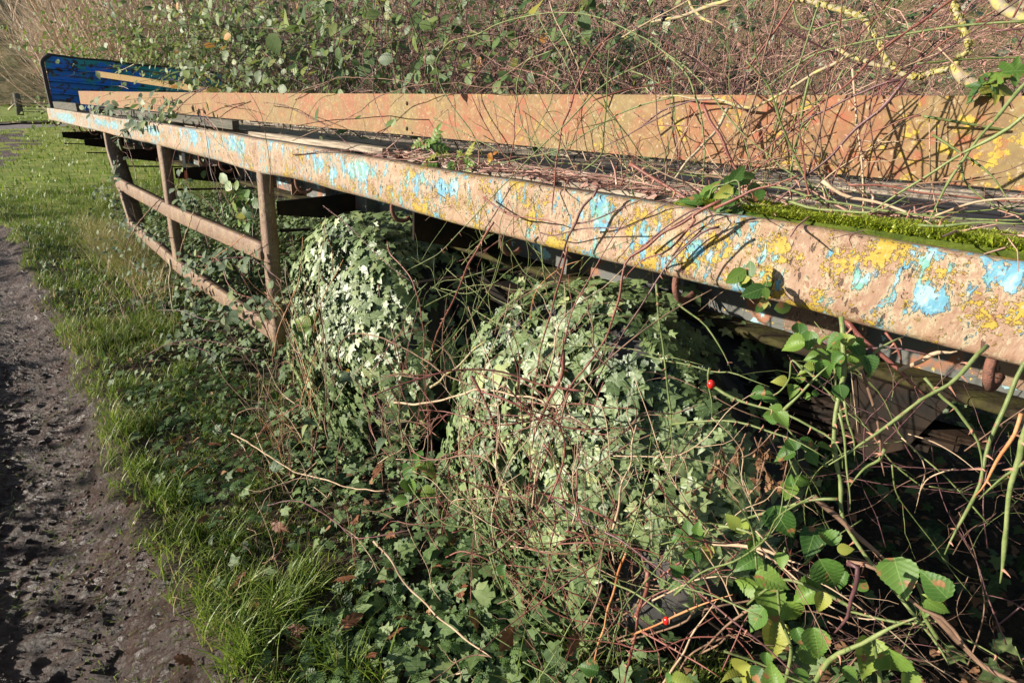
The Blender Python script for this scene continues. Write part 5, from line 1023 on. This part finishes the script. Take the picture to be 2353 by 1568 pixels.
# the big lichen-crusted branch
L1, Q1 = cane('3', [(900,-40),(960,0),(1080,20),(1200,50),(1310,80),(1390,120),(1430,200),(1470,280),(1510,370),(1560,420),(1640,470),(1740,460),(1830,430),(1920,420),(1960,350),(2020,310),(2010,220),(1960,120),(1920,40),(1890,-40)], 1.62, .009, li, 'gnarled hanging branch crusted with yellow lichen, dipping behind the beam top', 0, .85, 'branch', 'lichen_branch', kr=9)
for pts, r in (([(1900,410),(1940,450),(1990,490),(2080,530),(2140,550),(2250,600)], .015), ([(1190,300),(1260,340),(1370,370),(1450,400),(1520,410)], .0085), ([(2150,-40),(2180,0),(2240,50),(2330,110),(2450,160)], .016), ([(300,-30),(310,40),(350,80),(400,120),(450,150)], .006), ([(620,-40),(540,0),(450,30),(380,60),(250,110),(130,130),(60,140)], .0075)):
    if pts[0][0] < 700 or pts[0][0] > 2140:
        cane('3', pts, 1.62, r, li, {2150: 'thick lichen-covered branch in the top right corner', 300: 'small crooked lichen twig at the top above the dead tangle', 620: 'pale lichen stick poking out left at the top'}[pts[0][0]], 0, .8, 'branch', 'lichen_branch', kr=9)
    else: cane('3', pts, 1.62, r, li, None, 0, .8, name='side_branch', parent=L1, kr=9)
# lichen tufts on the branch
rs = RS(31); n = 800; ii = rs.randint(0, len(Q1), n); dr = nrm(rdir(rs, n)+UP*.4); mb = MB(); leaves(mb, IVY2, Q1[ii]+dr*.0075, dr+rdir(rs, n)*.35, rdir(rs, n), rs.uniform(.004, .011, n), rs.uniform(0, 1, n)); mb.build('lichen', MT['lichen'], L1)

# ------------------------------------------------------------ random thin canes: groups
HUE = {'green_cane': 'green', 'bright_cane': 'green', 'red_cane': 'red', 'purple_cane': 'dark purple', 'dead_cane': 'straw coloured', 'brown_cane': 'brown', 'orange_cane': 'orange', 'twig': 'pinkish'}
def many(n, fn, mat, rr, name, label, group, cat='twig', seed=0, M=10, th=True):
    rs = RS(seed); mb0 = None
    for i in range(n):
        P = fn(rs); Q = catmull(P, 22); Q[:, 2] = np.maximum(Q[:, 2], .004); r = rr*rs.uniform(.6, 1.3); mb = MB(); tubes(mb, Q[None], (r*np.linspace(1, .5, 22))[None], 5, lv=[rs.uniform()])
        kk = rs.randint(2, 5); jj = rs.randint(3, 20, kk); S = wander(rs, Q[jj], nrm(Q[jj]-Q[jj-1])+rdir(rs, kk)*.8, np.linalg.norm(Q[-1]-Q[0])*rs.uniform(.15, .5, kk), 7, .2); tubes(mb, S, (r*.55*np.linspace(1, .4, 7))[None], 4, lv=[rs.uniform()]*kk)
        if th:
            k = 9; jj = rs.randint(1, 21, k); dr = rdir(rs, k); ln = .004+r; tubes(mb, np.stack([Q[jj], Q[jj]+dr*ln], 1), np.array([[r*.45, .0002]]), 3)
        m_ = mat[i % len(mat)]; tag(mb.build(name, MT[m_], None), HUE[m_]+' '+label, cat, group)
def ghost(rs, u0, u1, v0, v1, b0, b1, L, du, dv, curl=.25):
    u, v, b = rs.uniform(u0, u1), rs.uniform(v0, v1), rs.uniform(b0, b1); d = ray(u, v); t = b/(d@AY)
    if d[2] < 0: t = min(t, 1.56/-d[2])
    P0 = EYE+d*t; dirn = nrm((R_[:, 0]*du+R_[:, 1]*dv)[None])[0]+rs.normal(size=3)*.25; dirn = dirn-AY*(dirn@AY)*.7
    return wander(rs, P0[None], dirn[None], [rs.uniform(.4, 1)*L], 6, curl)[0]
many(46, lambda rs: ghost(rs, 940, 1340, 560, 900, 1.0, 1.14, .35, rs.uniform(-1, 1), rs.uniform(-.6, .8)), ['green_cane'], .0013, 'green_twig', 'fine thorny twig criss-crossing the dark gap between the ivy mounds', 'green twigs in the gap between the wheels', seed=1)
many(140, lambda rs: ghost(rs, 540, 1420, 840, 1300, .72, .96, .42, rs.uniform(-1, 1), rs.uniform(-.4, 1)), ['red_cane', 'brown_cane', 'dead_cane', 'red_cane'], .0019, 'dry_twig', 'thin dry twig tangled at the foot of the paler ivy heap', 'dry twigs at the foot of the ivy', seed=2)
many(80, lambda rs: ghost(rs, 1000, 1750, 1150, 1560, .68, .95, .4, rs.uniform(-1, 1), rs.uniform(-.4, 1)), ['green_cane', 'dead_cane', 'brown_cane', 'green_cane', 'red_cane'], .0018, 'thin_cane', 'thin cane tangled in front of the lower ivy in the foreground', 'thin canes over the lower ivy', seed=3)
many(60, lambda rs: ghost(rs, 1780, 2352, 950, 1568, .98, 1.6, .45, rs.uniform(-1, 1), rs.uniform(-.8, 1)), ['brown_cane', 'purple_cane', 'purple_cane', 'green_cane', 'brown_cane'], .0013, 'shaded_twig', 'fine twig in the dark space beneath the near end of the trailer', 'fine twigs in the dark under the trailer', seed=4)  # mostly dark stem colours, deepening the shade under the bed
many(50, lambda rs: ghost(rs, 1350, 2352, 20, 420, 1.3, 1.75, .7, rs.uniform(.3, 1), rs.uniform(-1, 1.2), .1), ['purple_cane', 'red_cane', 'green_cane', 'dead_cane'], .0022, 'slanting_cane', 'slender thorny cane slanting through the dead tangle above the near beam', 'canes slanting through the dead tangle', seed=5)
many(50, lambda rs: ghost(rs, 380, 1350, 60, 260, 1.5, 2.1, .6, rs.uniform(-1, 1), rs.uniform(-.1, 1), .12), ['purple_cane', 'brown_cane', 'red_cane', 'twig'], .0019, 'bramble_shoot', 'thin leafless bramble shoot rising above the top of the orange beam', 'leafless shoots above the beam', seed=6)
many(80, lambda rs: ghost(rs, 1150, 2150, 370, 530, 1.16, 1.36, .4, rs.uniform(-1, 1), rs.uniform(-.2, .8), .2), ['green_cane', 'red_cane', 'brown_cane', 'dead_cane'], .002, 'deck_cane', 'tangled thorny cane lying in the gap between the two beams', 'canes in the gap between the beams', seed=7)
many(46, lambda rs: ghost(rs, 260, 640, 400, 760, 1.0, 1.6, .7, rs.uniform(-.5, .5), rs.uniform(.2, 1), .15), ['purple_cane', 'brown_cane', 'dead_cane', 'red_cane'], .0026, 'guard_shoot', 'thin bramble shoot growing up between the bars of the side guard', 'shoots between the guard bars', seed=8)
many(36, lambda rs: ghost(rs, 600, 760, 760, 1100, .85, 1.05, .55, rs.uniform(-.9, .5), 1, .12), ['dead_cane', 'brown_cane', 'orange_cane'], .0024, 'dry_cane', 'dry cane fanning up from the foot of the near guard post', 'dry stems by the guard post', seed=9)
# fine green side twigs on the rail's face, shrivelled leaves hanging
rs = RS(33); sh = tag(empty('withered_spray', at_b(1730, 1040, .9)), 'hanging spray of shrivelled brown leaves beside the dark tyre', 'spray'); mb = MB(); st = MB()
for i in range(13):
    p = at_b(1610+rs.uniform(0, 200), 985+rs.uniform(0, 60), .92); Q = wander(rs, p[None], np.array([[rs.uniform(-.5, .5), 0, -1.]]), [rs.uniform(.05, .14)], 8, .2)[0]; tubes(st, Q[None], np.full((1, 8), .0012), 4); k = 9; ii = rs.randint(2, 8, k)
    leaves(mb, OAK, Q[ii]+rdir(rs, k)*.004, rdir(rs, k), -UP+rdir(rs, k)*.4, rs.uniform(.008, .02, k), rs.uniform(0, 1, k))
mb.build('leaves', MT['shrivel'], sh); st.build('stems', MT['brown_cane'], sh)

# ------------------------------------------------------------ bramble sprays: each big leaf its own part
def spray(reg, spec, b, label, stems, tmpl=BRAM, mat='bramble', jit=.35, seed=0, name='bramble', yel=()):
    rs = RS(seed); ox, oy, sx, sy = REG[reg]; u0, v0 = ox+spec[0][0]*sx, oy+spec[0][1]*sy; root = tag(empty(name, at_b(u0, v0, b)), label, 'bramble')
    for i, (x, y, rpx, ang) in enumerate(spec):   # tip direction ang in picture degrees (0 = right, 90 = down)
        u, v = ox+x*sx, oy+y*sy; bb = b+rs.uniform(-.06, .04); p = at_b(u, v, bb); dep = np.linalg.norm((p-EYE)@R_[:, 2]); L = 1.8*rpx*sx/1307*dep
        tip = R_[:, 0]*math.cos(rad(ang))-R_[:, 1]*math.sin(rad(ang)); nv = nrm(-R_[:, 2]*.7+SUNV*.45+UP*.3+rs.normal(size=3)*jit); M = frames(nv[None], tip[None], [L]); M = M*np.array([rs.uniform(.85, 1.15), 1, rs.uniform(.4, 2.8)])
        tip2 = M[0][:, 1]; mb = MB(); inst(mb, *tmpl, M, (p-tip2*.5)[None], np.array([np.clip(rs.normal(.5, .33), 0, .97)]))
        pet = p-tip2*.5; mb2 = None; mb.build('leaf', MT['yellow' if i in yel else mat], root)
    for pts, r in stems:
        P = trace(reg, pts, b+.01); Q = catmull(P, 20); tubes(MB(), Q[None], (r*np.linspace(1, .6, 20))[None], 6).build('stem', MT['green_cane'], root)
    return root
spray('8', [(1085,400,112,60),(1235,500,100,110),(1320,450,70,250),(900,600,85,150),(885,720,80,170),(1030,690,95,30),(1210,760,95,160),(1330,670,105,60),(1030,820,115,80),(1045,1010,110,95),(945,900,85,120),(1140,870,80,60),(1265,1030,90,80),(870,400,55,250),(930,500,60,100),(1080,590,50,80),(1420,530,48,0),(1390,690,60,110),(1500,710,50,300),(1290,810,60,100),(820,380,55,230),(1180,1000,60,60),(1000,1110,40,90),(1230,1090,70,50)], .80, 'large glossy bramble leaves clustered in the lower right foreground', [([(1460,840),(1300,760),(1100,690),(960,770),(900,820)], .003), ([(1100,1231),(1130,1050),(1080,900),(1060,700),(1100,520)], .003), ([(1200,610),(1250,560),(1300,500)], .002)], seed=1)
spray('8', [(600,560,65,140),(690,555,55,100),(630,480,60,0),(585,410,50,250),(640,470,45,330),(530,465,45,170),(590,655,50,20),(500,715,55,170),(525,640,45,230),(640,420,45,280)], .82, 'pale green young bramble leaves in front of the bare tyre', [([(700,420),(650,500),(560,640),(520,700)], .002)], seed=2)
spray('8', [(1700,680,120,70),(1880,710,95,230),(1900,840,70,20),(1835,850,50,100),(1870,780,40,200)], .84, 'two bright bramble leaves standing against the dark at the right', [([(1900,1000),(1830,880),(1820,780),(1760,650)], .003)], seed=3)
spray('8', [(1540,1100,115,95),(1660,1150,110,80),(1030,1190,70,250),(860,1180,90,150),(820,1190,70,200),(950,1200,60,120),(60,1150,65,200),(560,1225,60,0),(1750,1230,80,100),(1450,1200,60,60),(480,1225,50,180),(1180,1215,60,90)], .74, 'shaded bramble leaves along the bottom edge of the view', [([(1600,1250),(1590,1150),(1560,1000)], .003)], seed=4)
spray('7', [(930,540,80,190),(1035,520,70,100),(975,430,60,270),(1130,700,75,80),(1130,590,65,250),(1050,620,50,180),(1250,560,75,20),(1320,520,80,330),(1410,670,75,80),(1230,700,60,100),(1260,500,60,250),(1180,520,70,180),(1300,620,70,50),(1020,690,50,190),(1230,840,60,80),(1200,640,60,160),(1340,580,70,60),(1130,500,55,230)], .97, 'dark green bramble leaves just under the rail by the thick pale cane', [([(1240,1000),(1200,800),(1180,650),(1050,560),(950,500)], .0025), ([(1180,650),(1300,600),(1380,640)], .002)], seed=5)
spray('7', [(855,765,52,190),(960,745,48,270),(935,825,48,100),(710,840,62,190),(795,865,50,20),(835,925,45,250),(790,985,60,160),(875,1000,60,60),(830,930,42,200),(880,1215,75,180),(925,1140,60,250),(1035,1155,70,20),(1160,1175,75,20),(1060,1240,60,60),(910,1440,70,110),(1005,1380,60,20),(920,1370,45,240),(1080,840,30,0),(1020,860,28,180)], .90, 'small round bramble leaves hanging left of the thick pale cane', [([(1000,700),(930,640),(910,760),(820,850),(700,830)], .0018), ([(1150,1290),(1050,1230),(980,1150),(870,1010),(800,900)], .002), ([(960,1340),(930,1280),(900,1200)], .0018)], seed=6)
spray('5', [(1440,370,35,90),(1470,330,30,20),(1300,540,40,170),(1180,600,35,30),(1140,630,35,160),(1390,570,30,200),(1800,440,45,100),(1640,120,34,20),(585,165,30,200),(570,190,30,160),(600,190,25,60)], .80, 'scattered grey green bramble leaves above the grassy verge', [([(1560,560),(1440,420),(1300,560),(1150,620)], .002)], seed=7, mat='greybush')
spray('V', [(955,1060,27,200),(985,1080,30,60),(930,1085,25,160),(960,1045,22,270),(940,1120,26,90),(915,1150,22,170),(1155,1320,26,90),(985,1130,22,20)], .80, 'pale bramble leaves below the gap between the ivy mounds', [([(1000,1200),(960,1100),(950,1060)], .002)], seed=8)
spray('V', [(797,854,14,200)], .9, 'single yellowing leaf curled in front of the paler ivy', [], seed=9, yel=(0,))
spray('2', [(1240,960,34,60),(1230,985,28,120),(1260,1060,26,200),(1270,935,22,330),(1240,1075,30,160)], 1.2, 'yellow rose leaflets caught between the two beams', [([(1180,1015),(1240,1000),(1250,940)], .0012)], ROSE, seed=10, yel=(0,1,2,3,4))
# brambles trailing over the far rail and the guard, small leaves
def trail(reg, pts, b, label, nl, size, mat='greybush', seed=0, tm=SMALL, spread=.05, name='bramble_trail', r=.0022, stem='purple_cane'):
    rs = RS(seed); P = trace(reg, pts, b); Q = catmull(P, 30); mb = MB(); tubes(mb, Q[None], np.full((1, 30), r), 5); root = tag(mb.build(name, MT[stem]), label, 'bramble')
    lm = MB(); ii = rs.randint(0, 30, nl); leaves(lm, tm, Q[ii]+rdir(rs, nl)*spread*rs.uniform(.3, 1, (nl, 1)), FACE*.8-R_[:, 2]*.5+rdir(rs, nl)*.6, rdir(rs, nl)-.2*UP, size*rs.uniform(.6, 1.3, nl), np.clip(rs.normal(.5, .3, nl), 0, 1)); lm.build('leaves', MT[mat], root); return root
trail('1', [(620,770),(700,760),(800,780),(850,800)], 1.15, 'bramble sprig with small leaves lying on the far end of the rail', 46, .075, seed=1, spread=.09)
trail('1', [(1080,860),(1000,820),(960,860),(880,900),(830,960),(790,990)], 1.06, 'leafy bramble shoot draped over the far rail above the guard', 50, .055, seed=2, spread=.07)
trail('1', [(980,700),(1100,740),(1180,720),(1240,700)], 1.3, 'leafy shoot above the far rail in front of the orange beam', 26, .06, seed=3, spread=.06)
trail('1', [(1060,850),(1130,860),(1180,800),(1190,730)], 1.2, 'leaves and yellow bits bunched behind the far rail', 34, .05, 'bushleaf', seed=4, spread=.06)
trail('1', [(1200,560),(1280,570),(1350,540),(1440,610),(1390,620)], 1.6, 'bright yellow green leaves hanging before the blue headboard', 34, .085, 'bushleaf', seed=5, spread=.1)
trail('1', [(950,890),(1010,880)], 1.05, 'large dark single leaf on the far rail', 2, .07, 'ivy', seed=6, spread=.01)
trail('4', [(600,-30),(590,60),(560,160),(580,240),(575,400)], 1.0, 'dangling shoot with small grey leaves before the far post', 40, .05, seed=7, spread=.045)
trail('4', [(440,190),(500,220),(480,250)], .95, 'patch of small pale leaves beyond the far guard post', 26, .04, seed=8, spread=.08)
trail('4', [(1030,60),(1020,180),(1010,240),(1040,290),(1100,260)], 1.07, 'bramble shoot with grey leaves hanging at the middle guard post', 46, .05, seed=9, spread=.06)
trail('4', [(1420,190),(1400,300),(1460,240),(1530,330),(1480,430),(1540,400)], 1.2, 'bright lime leaves inside the side guard by the near post', 42, .075, 'bramble', seed=10, spread=.06)
trail('4', [(560,480),(650,440),(700,470),(780,520),(900,520)], 1.03, 'leafy bramble growing over the far end of the lower guard rail', 60, .045, seed=11, spread=.08)
trail('4', [(1080,720),(1200,740),(1300,700),(1450,680),(1560,700),(1540,780)], 1.03, 'bramble with pale leaves between the two guard rails', 70, .05, seed=12, spread=.09)
trail('4', [(1080,720),(1120,830),(1080,900),(1150,1050),(1090,1130)], 1.0, 'bramble with pale leaves spilling below the lower guard rail', 56, .05, seed=13, spread=.08)
trail('4', [(1300,1100),(1400,1050),(1520,1060),(1650,980),(1700,900)], 1.0, 'bramble leaves at the near end of the lower guard rail', 56, .05, seed=14, spread=.09)
trail('4', [(480,600),(560,620),(640,680),(720,760),(840,800)], .95, 'low bramble with dull leaves on the verge by the guard', 70, .045, seed=15, spread=.12)
trail('4', [(900,1300),(1050,1290),(1200,1330),(1300,1400)], .85, 'low bramble leaves among the dry stems on the verge', 50, .045, seed=16, spread=.1)
trail('4', [(1840,1150),(1900,1180),(1960,1160),(1940,1230)], 1.05, 'few broad bramble leaves on the paler ivy heap', 9, .075, 'bramble', seed=17, spread=.04, tm=BRAM)
trail('2', [(820,860),(900,940),(960,1040),(1060,960),(1140,990),(1200,1040)], 1.18, 'feathery green rose leaves in the gap between the beams', 26, .055, 'bramble', seed=18, tm=ROSEP, spread=.025)
trail('7', [(780,140),(760,290),(800,300),(600,60),(590,110)], 1.04, 'young green leaflets of a rose hanging in front of the rail', 12, .035, 'bramble', seed=19, tm=SMALL, spread=.01, r=.0011, stem='green_cane')
trail('3', [(420,1220),(450,1150),(520,1130),(600,1110),(620,1230),(700,1260)], 1.14, 'green rose leaflets resting on the deck edge by the moss', 14, .05, 'bramble', seed=20, tm=ROSE, spread=.02, stem='green_cane')
trail('3', [(2110,480),(2160,500),(2220,480)], 1.44, 'single deeply cut green leaf beside the lichen branch', 7, .045, 'bramble', seed=21, tm=IVYB, spread=.015)
for (u, v) in ((1520, 30), (1523, 45), (1528, 38)): tag(sphere(at_b(u, v, 1.5), .006, 'dark_berry', 'sloe', None), 'small dark berry hanging in the tangle above the beam', 'berry', 'dark berries above the beam')
